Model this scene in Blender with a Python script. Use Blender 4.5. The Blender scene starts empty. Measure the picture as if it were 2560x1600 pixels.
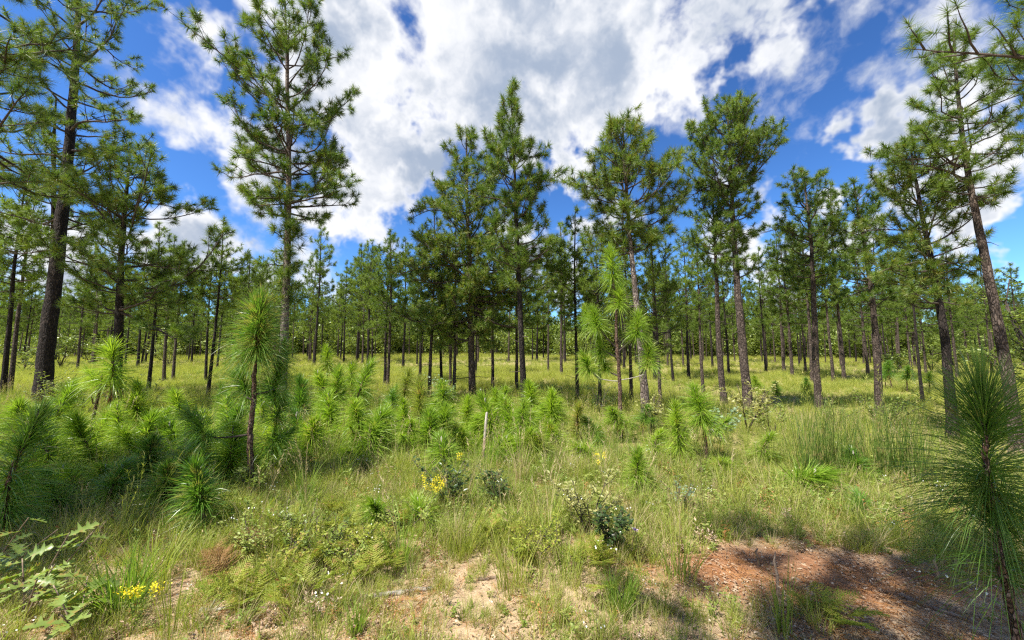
import bpy, math, time
import numpy as np
from mathutils import Vector

T0 = time.time()
SC = bpy.context.scene
COL = SC.collection
R = math.radians
rs = np.random.RandomState

# ------------------------------------------------------------------ camera
F_PX = 960.0                       # focal length in the photograph's 2560 px frame
PITCH = math.atan(93.0 / F_PX)
EYE = 1.62
cam_d = bpy.data.cameras.new('camera')
cam_d.sensor_width = 36.0
cam_d.lens = F_PX / 2560.0 * 36.0
cam_d.clip_start = 0.02
cam_d.clip_end = 5000.0
cam = bpy.data.objects.new('camera', cam_d)
COL.objects.link(cam)
cam.location = (0, 0, EYE)
cam.rotation_euler = (R(90) + PITCH, 0, 0)
SC.camera = cam

# ------------------------------------------------------------------ light and exposure
SUN_EL = R(57)
SUN_AZ = (-0.80, -0.60)            # horizontal direction towards the sun (behind the camera, to its left)
_n = math.hypot(*SUN_AZ)
SUN_DIR = np.array([SUN_AZ[0] / _n * math.cos(SUN_EL), SUN_AZ[1] / _n * math.cos(SUN_EL), math.sin(SUN_EL)])
sun_d = bpy.data.lights.new('sun', 'SUN')
sun_d.energy = 5.0
sun_d.angle = R(0.53)
sun_d.color = (1.0, 0.955, 0.86)
sun = bpy.data.objects.new('sun', sun_d)
COL.objects.link(sun)
sun.location = tuple(SUN_DIR * 50)
sun.rotation_euler = Vector(SUN_DIR).to_track_quat('Z', 'Y').to_euler()

vs = SC.view_settings
vs.view_transform = 'Standard'
vs.look = 'None'
vs.gamma = 1.0
vs.exposure = 1.1
vs.use_curve_mapping = False
SC.cycles.max_bounces = 6
SC.cycles.diffuse_bounces = 3
SC.cycles.glossy_bounces = 2
SC.cycles.transmission_bounces = 4
SC.cycles.transparent_max_bounces = 4
SC.cycles.use_adaptive_sampling = True
SC.cycles.adaptive_threshold = 0.02
SC.cycles.use_denoising = False
SC.cycles.filter_width = 1.3
SC.cycles.sample_clamp_indirect = 6.0


def px_dir(px, py):
    dx = (px - 1280.0) / F_PX
    dy = (800.0 - py) / F_PX
    c, s = math.cos(PITCH), math.sin(PITCH)
    return np.array([dx, c - dy * s, s + dy * c])


# --- node helpers
def nd(nt, typ, **kw):
    n = nt.nodes.new(typ)
    for k, v in kw.items():
        setattr(n, k, v)
    return n


def setin(nt, node, idx, v):
    if isinstance(v, bpy.types.NodeSocket):
        nt.links.new(v, node.inputs[idx])
    else:
        node.inputs[idx].default_value = v


def mth(nt, op, a, b=None, c=None, clamp=False):
    n = nd(nt, 'ShaderNodeMath', operation=op, use_clamp=clamp)
    setin(nt, n, 0, a)
    if b is not None:
        setin(nt, n, 1, b)
    if c is not None:
        setin(nt, n, 2, c)
    return n.outputs[0]


def vmth(nt, op, a, b=None, scale=None):
    n = nd(nt, 'ShaderNodeVectorMath', operation=op)
    setin(nt, n, 0, a)
    if b is not None:
        setin(nt, n, 1, b)
    if scale is not None:
        setin(nt, n, 3, scale)
    return n.outputs['Value'] if op == 'DOT_PRODUCT' else n.outputs[0]


def mixc(nt, fac, a, b, blend='MIX'):
    n = nd(nt, 'ShaderNodeMix', data_type='RGBA', blend_type=blend)
    n.clamp_factor = True
    setin(nt, n, 0, fac)
    setin(nt, n, 6, a)
    setin(nt, n, 7, b)
    return n.outputs[2]


def noise(nt, vec, scale, detail=4.0, rough=0.55, dist=0.0, col=False):
    n = nd(nt, 'ShaderNodeTexNoise')
    if vec is not None:
        nt.links.new(vec, n.inputs['Vector'])
    n.inputs['Scale'].default_value = scale
    n.inputs['Detail'].default_value = detail
    n.inputs['Roughness'].default_value = rough
    n.inputs['Distortion'].default_value = dist
    return n.outputs['Color'] if col else n.outputs[0]


def smooth(nt, v, lo, hi):
    n = nd(nt, 'ShaderNodeMapRange', interpolation_type='SMOOTHSTEP')
    setin(nt, n, 0, v)
    n.inputs[1].default_value = lo
    n.inputs[2].default_value = hi
    return n.outputs[0]


# ------------------------------------------------------------------ world: clear blue sky with fair-weather cumulus
world = bpy.data.worlds.new('World')
SC.world = world
world.use_nodes = True
wt = world.node_tree
wt.nodes.clear()
w_out = nd(wt, 'ShaderNodeOutputWorld')
w_bg = nd(wt, 'ShaderNodeBackground')
wt.links.new(w_bg.outputs[0], w_out.inputs[0])
sky = nd(wt, 'ShaderNodeTexSky', sky_type='NISHITA')
sky.sun_disc = False
sky.sun_elevation = SUN_EL
sky.sun_rotation = math.atan2(SUN_DIR[0], SUN_DIR[1])
sky.altitude = 0.0
sky.air_density = 1.0
sky.dust_density = 0.25
sky.ozone_density = 3.0
tc = nd(wt, 'ShaderNodeTexCoord')
gdir = tc.outputs['Generated']
# (px, py, radius px, weight) of each cloud mass in the photograph, then masses elsewhere around the horizon
CLOUDS = [(900, 40, 300, 1.2), (1170, 120, 300, 1.2), (1430, 50, 300, 1.2), (1640, 30, 230, 1.0), (975, 310, 215, 1.2), (860, 300, 180, .8),
          (770, 380, 200, 1.0), (760, 220, 160, .8), (870, 490, 150, .85), (1480, 170, 170, .9), (1800, 40, 150, .8), (700, 50, 110, .6), (490, 330, 80, .25),
          (520, 600, 90, .6), (150, 700, 130, .5), (300, 640, 90, .5), (2185, 425, 100, .7), (2390, 360, 100, .6), (2510, 600, 130, 1.0),
          (2080, 520, 80, .8), (1350, 640, 110, .7), (1480, 520, 80, .6), (1440, 390, 60, .4), (1960, 270, 90, .2), (2330, 60, 60, .1),
          (1900, 620, 100, .6), (700, 650, 150, .5), (1680, 200, 80, .2), (30, 560, 90, .3)]
blobs = []
for (px, py, rr, w) in CLOUDS:
    d = px_dir(px, py)
    scale = 1.0 / np.linalg.norm(d)          # angular size shrinks off axis
    blobs.append((d / np.linalg.norm(d), rr / F_PX * scale, w))
_r = rs(5)
for k in range(34):
    az = _r.uniform(R(84), R(276))
    el = abs(_r.normal(0, R(28))) + R(4)
    blobs.append((np.array([math.sin(az) * math.cos(el), math.cos(az) * math.cos(el), math.sin(el)]), _r.uniform(.1, .3), _r.uniform(.5, 1.0)))
warp = noise(wt, gdir, 9.0, 4.0, .55, col=True)
wd = vmth(wt, 'SUBTRACT', warp, (0.5, 0.5, 0.5))
wdir = vmth(wt, 'ADD', gdir, vmth(wt, 'SCALE', wd, scale=0.09))
fld = None
for (d, r, w) in blobs:
    dt = vmth(wt, 'DOT_PRODUCT', wdir, tuple(d))
    w = w * min(1.15, max(.3, r / .2))           # small clouds are thin and soft
    v = mth(wt, 'MULTIPLY_ADD', dt, 2.0 * w / (r * r), w - 2.0 * w / (r * r))
    if fld is None:
        fld = v
    else:
        n = nd(wt, 'ShaderNodeMath', operation='SMOOTH_MAX')
        wt.links.new(fld, n.inputs[0]); wt.links.new(v, n.inputs[1]); n.inputs[2].default_value = 0.35
        fld = n.outputs[0]
fld = mth(wt, 'MAXIMUM', fld, -1.2)
def fbm(v):
    a = noise(wt, v, 7.5, 10.0, .60, 0.0)
    return a
fb = fbm(wdir)
fb2 = fbm(vmth(wt, 'ADD', wdir, tuple(SUN_DIR * 0.05)))
dens = mth(wt, 'ADD', fld, mth(wt, 'MULTIPLY', mth(wt, 'SUBTRACT', fb, 0.5), 2.2))
alpha = smooth(wt, dens, -0.12, 0.80)
fl1 = noise(wt, wdir, 4.2, 6.0, .55)
fl2 = noise(wt, vmth(wt, 'ADD', wdir, (-0.07, -0.03, 0.05)), 4.2, 6.0, .55)
lit = mth(wt, 'MULTIPLY_ADD', mth(wt, 'SUBTRACT', fl1, fl2), 2.6, mth(wt, 'MULTIPLY', mth(wt, 'SUBTRACT', fb, fb2), .8))          # sunward side of each billow
body = noise(wt, gdir, 2.6, 5.0, .5)
thick = smooth(wt, mth(wt, 'ADD', fld, mth(wt, 'MULTIPLY', mth(wt, 'SUBTRACT', body, .5), 2.4)), 0.42, 1.5)
bright = mth(wt, 'ADD', mth(wt, 'MULTIPLY_ADD', thick, -0.56, 0.88), lit)
c_cloud = mixc(wt, smooth(wt, bright, -0.05, 1.05), (0.195, 0.235, 0.305, 1), (0.475, 0.48, 0.495, 1))
sky_s = vmth(wt, 'SCALE', sky.outputs[0], scale=0.105)
gm = nd(wt, 'ShaderNodeGamma'); wt.links.new(sky_s, gm.inputs[0]); gm.inputs[1].default_value = 1.35
sky_c = vmth(wt, 'MULTIPLY', gm.outputs[0], (0.66, 0.95, 1.20))
final = mixc(wt, alpha, sky_c, c_cloud)
wt.links.new(final, w_bg.inputs[0])
w_bg.inputs[1].default_value = 1.0
world.cycles.sampling_method = 'MANUAL'
world.cycles.sample_map_resolution = 512


# ------------------------------------------------------------------ terrain
def sstep(x, a, b):
    t = np.clip((x - a) / (b - a), 0, 1)
    return t * t * (3 - 2 * t)


def H(x, y):
    x = np.asarray(x, float); y = np.asarray(y, float)
    up = np.log1p(np.exp(np.clip((y - 9.0) / 3.0, -30, 30))) * 3.0
    up = np.minimum(up, 62.0 - 0) * 0.037
    side = x / (np.abs(y) + 6.0)
    up = up * (1 - 0.28 * sstep(side, 0.35, 1.1)) * (1 - 0.12 * sstep(-side, 0.35, 1.1))
    b = 0.05 * np.sin(x * .7 + 1.3) * np.sin(y * .55 + .4) + 0.025 * np.sin(x * 1.9 - y * 1.3) + .012 * np.sin(x * 5.1 + 2 * np.sin(y * 3.7))
    b = b * sstep(np.hypot(x, y), 2.5, 9)
    dip = -0.75 * sstep(x, 4.2, 9.0) * sstep(y, 3.0, 7.0) * (1 - .7 * sstep(y, 14.0, 34.0))
    return up + b + dip


def px_ground(px, py, zoff=0.0):
    d = px_dir(px, py)
    t = np.concatenate([np.arange(1.0, 20, .01), np.arange(20, 160, .05)])
    P = np.array([0, 0, EYE]) + t[:, None] * d[None]
    below = P[:, 2] <= H(P[:, 0], P[:, 1]) + zoff
    i = int(np.argmax(below)) if below.any() else len(t) - 1
    return float(P[i, 0]), float(P[i, 1])


def px_at_depth(px, py, Y):
    d = px_dir(px, py)
    s = Y / d[1]
    return np.array([d[0] * s, Y, EYE + d[2] * s])


# ------------------------------------------------------------------ mesh helpers
def make_mesh(name, V, faces, mats, smooth_shade=False, mat_idx=None):
    V = np.ascontiguousarray(V, dtype=np.float32)
    me = bpy.data.meshes.new(name)
    if not isinstance(faces, list):
        faces = [faces]
    faces = [np.ascontiguousarray(f, dtype=np.int32) for f in faces if len(f)]
    loops = np.concatenate([f.ravel() for f in faces])
    tot = np.concatenate([np.full(len(f), f.shape[1], np.int32) for f in faces])
    start = np.concatenate([[0], np.cumsum(tot)[:-1]]).astype(np.int32)
    me.vertices.add(len(V)); me.vertices.foreach_set('co', V.ravel())
    me.loops.add(len(loops)); me.loops.foreach_set('vertex_index', loops)
    me.polygons.add(len(tot)); me.polygons.foreach_set('loop_start', start)
    if mat_idx is not None:
        me.polygons.foreach_set('material_index', np.ascontiguousarray(mat_idx, dtype=np.int32))
    if smooth_shade:
        me.polygons.foreach_set('use_smooth', np.ones(len(tot), bool))
    for m in (mats if isinstance(mats, (list, tuple)) else [mats]):
        me.materials.append(m)
    me.update(calc_edges=True)
    return me


class Geo:
    """collects triangles and their material slots"""
    def __init__(self):
        self.V = []; self.F = []; self.M = []; self.n = 0

    def add(self, V, F, m=0):
        V = np.asarray(V, float).reshape(-1, 3); F = np.asarray(F, int)
        if F.shape[1] == 4:
            F = np.concatenate([F[:, [0, 1, 2]], F[:, [0, 2, 3]]])
        self.V.append(V); self.F.append(F + self.n); self.M.append(np.full(len(F), m, int)); self.n += len(V)
        return self

    def arrays(self):
        return np.concatenate(self.V), np.concatenate(self.F), np.concatenate(self.M)

    def mesh(self, name, mats, smooth_shade=False):
        V, F, M = self.arrays()
        return make_mesh(name, V, F, mats, smooth_shade, M)


def unit(a):
    a = np.asarray(a, float)
    return a / np.maximum(np.linalg.norm(a, axis=-1, keepdims=True), 1e-9)


def tube(P, rad, sides=6, cap=True):
    P = np.asarray(P, float); m = len(P)
    rad = np.broadcast_to(np.asarray(rad, float), (m,))
    T = np.gradient(P, axis=0); T = unit(T)
    ref = np.array([0, 0, 1.0]) if abs(T[:, 2]).mean() < .8 else np.array([0, 1.0, 0])
    A = unit(np.cross(T, ref)); B = np.cross(T, A)
    an = np.arange(sides) * 2 * math.pi / sides
    ring = A[:, None] * np.cos(an)[None, :, None] + B[:, None] * np.sin(an)[None, :, None]
    V = (P[:, None] + ring * rad[:, None, None]).reshape(-1, 3)
    i = np.arange(m - 1)[:, None] * sides; j = np.arange(sides)[None]; k = (j + 1) % sides
    F = np.stack([i + j, i + k, i + sides + k, i + sides + j], -1).reshape(-1, 4)
    F = np.concatenate([F[:, [0, 1, 2]], F[:, [0, 2, 3]]])
    if cap:
        c = len(V); V = np.concatenate([V, P[-1:]])
        j = np.arange(sides); b = (m - 1) * sides
        F = np.concatenate([F, np.stack([b + j, b + (j + 1) % sides, np.full(sides, c)], -1)])
    return V, F


def perp(rng, D):
    r = rng.normal(size=D.shape)
    return unit(np.cross(D, r))


def needles2(rng, B, D, L, w):
    """one triangle per needle"""
    n = len(B)
    s = perp(rng, D) * (np.asarray(w) / 2).reshape(-1, 1)
    V = np.stack([B - s, B + s, B + D * np.asarray(L).reshape(-1, 1)], 1).reshape(-1, 3)
    F = np.arange(3 * n).reshape(-1, 3)
    return V, F


def ribbons(rng, P, W, side=None):
    """P (n,m,3) centre lines, W (n,m) widths; the tip closes to a point"""
    n, m, _ = P.shape
    T = unit(P[:, 1] - P[:, 0])
    if side is None:
        side = perp(rng, T)
    off = side[:, None] * (W / 2)[..., None]
    V = np.concatenate([(P - off)[:, :-1], (P + off)[:, :-1], P[:, -1:]], 1)      # m-1 left, m-1 right, tip
    k = 2 * (m - 1) + 1
    F = []
    for i in range(m - 2):
        F += [[i, m - 1 + i, m + i], [i, m + i, i + 1]]
    F.append([m - 2, 2 * m - 3, 2 * m - 2])
    F = (np.array(F)[None] + (np.arange(n) * k)[:, None, None]).reshape(-1, 3)
    return V.reshape(-1, 3), F


def link(name, data, parent=None, mat=None):
    o = bpy.data.objects.new(name, data)
    COL.objects.link(o)
    if parent is not None:
        o.parent = parent
    return o


def tag(o, label=None, cat=None, group=None, kind=None):
    if label: o['label'] = label
    if cat: o['category'] = cat
    if group: o['group'] = group
    if kind: o['kind'] = kind
    return o


def empty(name, loc, label=None, cat=None, group=None):
    o = link(name, None)
    o.empty_display_size = 0.2
    o.location = loc
    return tag(o, label, cat, group)


# ------------------------------------------------------------------ materials
def new_mat(name):
    m = bpy.data.materials.new(name)
    m.use_nodes = True
    nt = m.node_tree
    nt.nodes.clear()
    out = nd(nt, 'ShaderNodeOutputMaterial')
    return m, nt, out


def leaf_mat(name, c1, c2, c3=None, transl=0.35, rough=0.5, nscale=3.0, spec=0.4, rnd=0.5):
    """thin foliage: colour varies from piece to piece and through the plant"""
    m, nt, out = new_mat(name)
    oi = nd(nt, 'ShaderNodeObjectInfo')
    tcn = nd(nt, 'ShaderNodeTexCoord')
    nz = noise(nt, tcn.outputs['Object'], nscale, 3.0, .6)
    f = mth(nt, 'ADD', smooth(nt, nz, .3, .7), mth(nt, 'MULTIPLY', mth(nt, 'SUBTRACT', oi.outputs['Random'], .5), rnd), clamp=True)
    col = mixc(nt, f, (*c1, 1), (*c2, 1))
    if c3 is not None:
        nz2 = noise(nt, tcn.outputs['Object'], nscale * 4.0, 2.0, .6)
        nz2 = mth(nt, 'ADD', nz2, mth(nt, 'MULTIPLY', mth(nt, 'FRACT', mth(nt, 'MULTIPLY', oi.outputs['Random'], 7.31)), .12))
        col = mixc(nt, smooth(nt, nz2, .62, .72), col, (*c3, 1))
    p = nd(nt, 'ShaderNodeBsdfPrincipled')
    nt.links.new(col, p.inputs['Base Color'])
    p.inputs['Roughness'].default_value = rough
    p.inputs['Specular IOR Level'].default_value = spec
    tr = nd(nt, 'ShaderNodeBsdfTranslucent')
    tcol = mixc(nt, 1.0, col, (1.25, 1.3, .6, 1), 'MULTIPLY')
    nt.links.new(tcol, tr.inputs[0])
    mx = nd(nt, 'ShaderNodeMixShader')
    mx.inputs[0].default_value = transl
    nt.links.new(p.outputs[0], mx.inputs[1]); nt.links.new(tr.outputs[0], mx.inputs[2])
    nt.links.new(mx.outputs[0], out.inputs[0])
    return m


def bark_mat(name, dark, mid, pale, plate=24.0, stretch=0.34, pale_amt=.55, bump=.7):
    """pine bark: flat flaky plates parted by dark furrows"""
    m, nt, out = new_mat(name)
    tcn = nd(nt, 'ShaderNodeTexCoord')
    mp = nd(nt, 'ShaderNodeMapping')
    mp.inputs['Scale'].default_value = (1, 1, stretch)
    nt.links.new(tcn.outputs['Object'], mp.inputs[0])
    wv = vmth(nt, 'ADD', mp.outputs[0], vmth(nt, 'SCALE', noise(nt, mp.outputs[0], 6.0, 2.0, col=True), scale=.14))
    vo = nd(nt, 'ShaderNodeTexVoronoi', feature='DISTANCE_TO_EDGE')
    nt.links.new(wv, vo.inputs['Vector']); vo.inputs['Scale'].default_value = plate
    vc = nd(nt, 'ShaderNodeTexVoronoi', feature='F1')
    nt.links.new(wv, vc.inputs['Vector']); vc.inputs['Scale'].default_value = plate
    edge = smooth(nt, mth(nt, 'ADD', vo.outputs['Distance'], mth(nt, 'MULTIPLY', mth(nt, 'SUBTRACT', noise(nt, tcn.outputs['Object'], 9.0, 3.0), .5), .35)), -0.03, 0.22)
    fine = noise(nt, mp.outputs[0], 38.0, 4.0, .65)
    big = noise(nt, tcn.outputs['Object'], .9, 2.0, .5)
    sep = nd(nt, 'ShaderNodeSeparateColor')
    nt.links.new(vc.outputs['Color'], sep.inputs[0])
    pl = mth(nt, 'ADD', mth(nt, 'MULTIPLY', sep.outputs[0], .55), mth(nt, 'MULTIPLY', big, .6))
    c = mixc(nt, smooth(nt, pl, 1.0 - pale_amt, 1.25 - pale_amt * .5), (*mid, 1), (*pale, 1))
    c = mixc(nt, smooth(nt, fine, .35, .75), c, mixc(nt, .5, c, (*dark, 1)))
    c = mixc(nt, edge, (*dark, 1), c)
    p = nd(nt, 'ShaderNodeBsdfPrincipled')
    nt.links.new(c, p.inputs['Base Color'])
    p.inputs['Roughness'].default_value = .88
    p.inputs['Specular IOR Level'].default_value = .2
    b = nd(nt, 'ShaderNodeBump')
    b.inputs['Strength'].default_value = bump
    b.inputs['Distance'].default_value = .03
    nt.links.new(mth(nt, 'ADD', edge, mth(nt, 'MULTIPLY', fine, .5)), b.inputs['Height'])
    nt.links.new(b.outputs[0], p.inputs['Normal'])
    nt.links.new(p.outputs[0], out.inputs[0])
    return m


def plain_mat(name, c1, c2, scale=12.0, rough=.85, bump=.3):
    m, nt, out = new_mat(name)
    tcn = nd(nt, 'ShaderNodeTexCoord')
    oi = nd(nt, 'ShaderNodeObjectInfo')
    nz = noise(nt, tcn.outputs['Object'], scale, 5.0, .65)
    f = mth(nt, 'ADD', smooth(nt, nz, .3, .7), mth(nt, 'MULTIPLY', mth(nt, 'SUBTRACT', oi.outputs['Random'], .5), .4), clamp=True)
    p = nd(nt, 'ShaderNodeBsdfPrincipled')
    nt.links.new(mixc(nt, f, (*c1, 1), (*c2, 1)), p.inputs['Base Color'])
    p.inputs['Roughness'].default_value = rough
    p.inputs['Specular IOR Level'].default_value = .25
    b = nd(nt, 'ShaderNodeBump'); b.inputs['Strength'].default_value = bump; b.inputs['Distance'].default_value = .01
    nt.links.new(nz, b.inputs['Height']); nt.links.new(b.outputs[0], p.inputs['Normal'])
    nt.links.new(p.outputs[0], out.inputs[0])
    return m


M = {}
M['needle'] = leaf_mat('pine_needles', (.076, .140, .020), (.172, .250, .037), (.22, .23, .05), .36, .45, 1.6, .45, .4)
M['needle_far'] = leaf_mat('distant_pine_needles', (.092, .152, .023), (.195, .265, .042), None, .4, .55, .7, .3, .7)
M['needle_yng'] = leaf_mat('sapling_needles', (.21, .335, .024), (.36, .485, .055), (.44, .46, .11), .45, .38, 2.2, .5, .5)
M['needle_shade'] = leaf_mat('shade_toned_sapling_needles', (.065, .145, .018), (.125, .225, .034), (.20, .20, .06), .38, .38, 2.2, .5, .3)  # near edge sapling: its shade is put into a darker needle colour
M['needle_pale'] = leaf_mat('yellowing_sapling_needles', (.24, .30, .045), (.38, .41, .10), (.42, .30, .12), .42, .4, 2.2, .45, .4)
M['needle_tuft'] = leaf_mat('bright_tuft_needles', (.17, .295, .024), (.30, .42, .052), (.38, .42, .10), .44, .38, 2.2, .5, .4)
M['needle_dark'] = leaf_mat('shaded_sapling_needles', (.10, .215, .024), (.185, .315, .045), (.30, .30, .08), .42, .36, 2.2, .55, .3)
M['bark'] = bark_mat('pine_bark', (.030, .023, .019), (.095, .070, .057), (.21, .162, .135))
M['bark_dark'] = bark_mat('dark_pine_bark', (.012, .010, .009), (.040, .031, .027), (.13, .10, .085), pale_amt=.33)  # darker bark tone with fewer pale plates
M['bark_pale'] = bark_mat('flaky_pale_bark', (.05, .038, .032), (.18, .14, .118), (.36, .30, .26), plate=28, pale_amt=.65)
M['bark_young'] = bark_mat('sapling_bark', (.045, .026, .018), (.20, .115, .075), (.36, .27, .22), plate=60, stretch=.5, pale_amt=.6, bump=.8)
M['limb'] = plain_mat('limb_bark', (.032, .025, .021), (.095, .072, .058), 14)
M['dead'] = plain_mat('weathered_dead_wood', (.20, .175, .15), (.46, .41, .35), 26)
M['deadbrown'] = plain_mat('brown_dead_wood', (.11, .075, .05), (.30, .22, .16), 22)
M['grass'] = leaf_mat('green_grass', (.22, .29, .046), (.375, .41, .09), (.50, .44, .18), .45, .55, 2.0, .3, .8)
M['grass_lush'] = leaf_mat('lush_grass', (.15, .26, .032), (.27, .38, .06), None, .45, .5, 2.0, .35, .7)
M['grass_shade'] = leaf_mat('shade_darkened_broomsedge', (.085, .15, .028), (.17, .235, .05), (.30, .26, .10), .4, .5, 2.0, .3, .6)  # tall grass by the track, colour darkened for the shade it stands in
M['grass_gold'] = leaf_mat('golden_wiregrass', (.27, .315, .05), (.44, .455, .105), (.56, .50, .18), .45, .6, 1.5, .25, .8)
M['straw'] = leaf_mat('dry_straw', (.36, .28, .14), (.55, .45, .27), None, .25, .6, 3.0, .25, .8)
M['forb'] = leaf_mat('low_weed_leaves', (.18, .26, .045), (.33, .38, .095), (.42, .38, .13), .38, .5, 5.0, .35, .8)
M['fern'] = leaf_mat('bracken_fern', (.24, .30, .035), (.38, .40, .065), (.42, .30, .10), .42, .55, 5.0, .3, .8)
M['fern_brown'] = leaf_mat('withered_fern', (.24, .13, .05), (.38, .24, .11), None, .3, .6, 5.0, .2, .6)
M['litter'] = leaf_mat('leaf_litter', (.20, .115, .065), (.40, .29, .19), (.55, .46, .35), .1, .7, 9.0, .2, 1.0)
M['shrub'] = leaf_mat('shrub_leaves', (.13, .19, .035), (.26, .31, .075), None, .34, .4, 4.0, .45, .4)
M['shrub_dark'] = leaf_mat('dark_shrub_leaves', (.036, .068, .018), (.075, .115, .030), None, .25, .32, 5.0, .6, .4)
M['shrub_pale'] = leaf_mat('pale_shrub_leaves', (.27, .28, .09), (.42, .40, .17), None, .35, .45, 5.0, .4, .4)
M['shrub_blue'] = leaf_mat('blue_green_weed_leaves', (.16, .24, .14), (.28, .36, .22), None, .3, .5, 5.0, .4, .4)
M['oak'] = leaf_mat('lobed_oak_leaves', (.17, .25, .045), (.27, .34, .09), (.30, .24, .06), .38, .36, 6.0, .5, .5)
M['yellow'] = leaf_mat('goldenrod_flowers', (.78, .62, .02), (.90, .78, .06), None, .3, .6, 20.0, .2, .3)
M['purple'] = leaf_mat('purple_petals', (.45, .28, .58), (.66, .48, .74), None, .3, .6, 20.0, .2, .3)
M['white'] = leaf_mat('small_white_petals', (.72, .72, .68), (.86, .86, .82), None, .2, .6, 20.0, .2, .3)
M['cone'] = plain_mat('pine_cone_scales', (.10, .06, .04), (.30, .20, .14), 40)
M['dead_needle'] = leaf_mat('rusty_dead_needles', (.30, .13, .045), (.45, .24, .10), None, .3, .6, 4.0, .2, .4)


def ground_mat():
    m, nt, out = new_mat('soil')
    g = nd(nt, 'ShaderNodeNewGeometry').outputs['Position']
    sx = nd(nt, 'ShaderNodeSeparateXYZ'); nt.links.new(g, sx.inputs[0])
    n1 = noise(nt, g, 1.3, 5, .6); n2 = noise(nt, g, 11.0, 5, .65); n3 = noise(nt, g, 60.0, 4, .7)
    sand = mixc(nt, smooth(nt, n2, .35, .7), (.46, .345, .22, 1), (.34, .23, .14, 1))
    sand = mixc(nt, smooth(nt, n3, .5, .7), sand, (.24, .15, .085, 1))
    duff = mixc(nt, smooth(nt, n2, .35, .65), (.20, .17, .065, 1), (.34, .29, .12, 1))
    # bare reddish clay worn open beside the track
    q = vmth(nt, 'MULTIPLY', vmth(nt, 'SUBTRACT', g, (2.05, 3.05, 0)), (.8, 2.1, 0))
    ln = nd(nt, 'ShaderNodeVectorMath', operation='LENGTH'); nt.links.new(q, ln.inputs[0])
    red = smooth(nt, mth(nt, 'ADD', ln.outputs['Value'], mth(nt, 'MULTIPLY', mth(nt, 'SUBTRACT', n1, .5), 1.1)), 1.15, .55)
    clay = mixc(nt, smooth(nt, n2, .3, .7), (.225, .105, .052, 1), (.32, .175, .095, 1))
    c = mixc(nt, smooth(nt, mth(nt, 'ADD', sx.outputs[1], mth(nt, 'MULTIPLY', mth(nt, 'SUBTRACT', n1, .5), 2.2)), 3.4, 4.4), sand, duff)
    c = mixc(nt, red, c, clay)
    p = nd(nt, 'ShaderNodeBsdfPrincipled')
    nt.links.new(c, p.inputs['Base Color'])
    p.inputs['Roughness'].default_value = .95
    p.inputs['Specular IOR Level'].default_value = .1
    b = nd(nt, 'ShaderNodeBump'); b.inputs['Strength'].default_value = .8; b.inputs['Distance'].default_value = .03
    nt.links.new(mth(nt, 'ADD', n2, mth(nt, 'MULTIPLY', n3, .4)), b.inputs['Height']); nt.links.new(b.outputs[0], p.inputs['Normal'])
    nt.links.new(p.outputs[0], out.inputs[0])
    return m


N = 320
u = np.linspace(-1, 1, N)
ax = 700 * np.sinh(6.0 * u) / np.sinh(6.0)
gx, gy = np.meshgrid(ax, ax + 4.0)
gz = H(gx, gy)
idx = np.arange(N * N).reshape(N, N)
gq = np.stack([idx[:-1, :-1], idx[:-1, 1:], idx[1:, 1:], idx[1:, :-1]], -1).reshape(-1, 4)
ground = link('ground', make_mesh('ground', np.stack([gx, gy, gz], -1).reshape(-1, 3), gq, ground_mat(), True))
tag(ground, 'sandy ground of the pine savanna rising gently to the back', None, None, 'structure')


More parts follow.
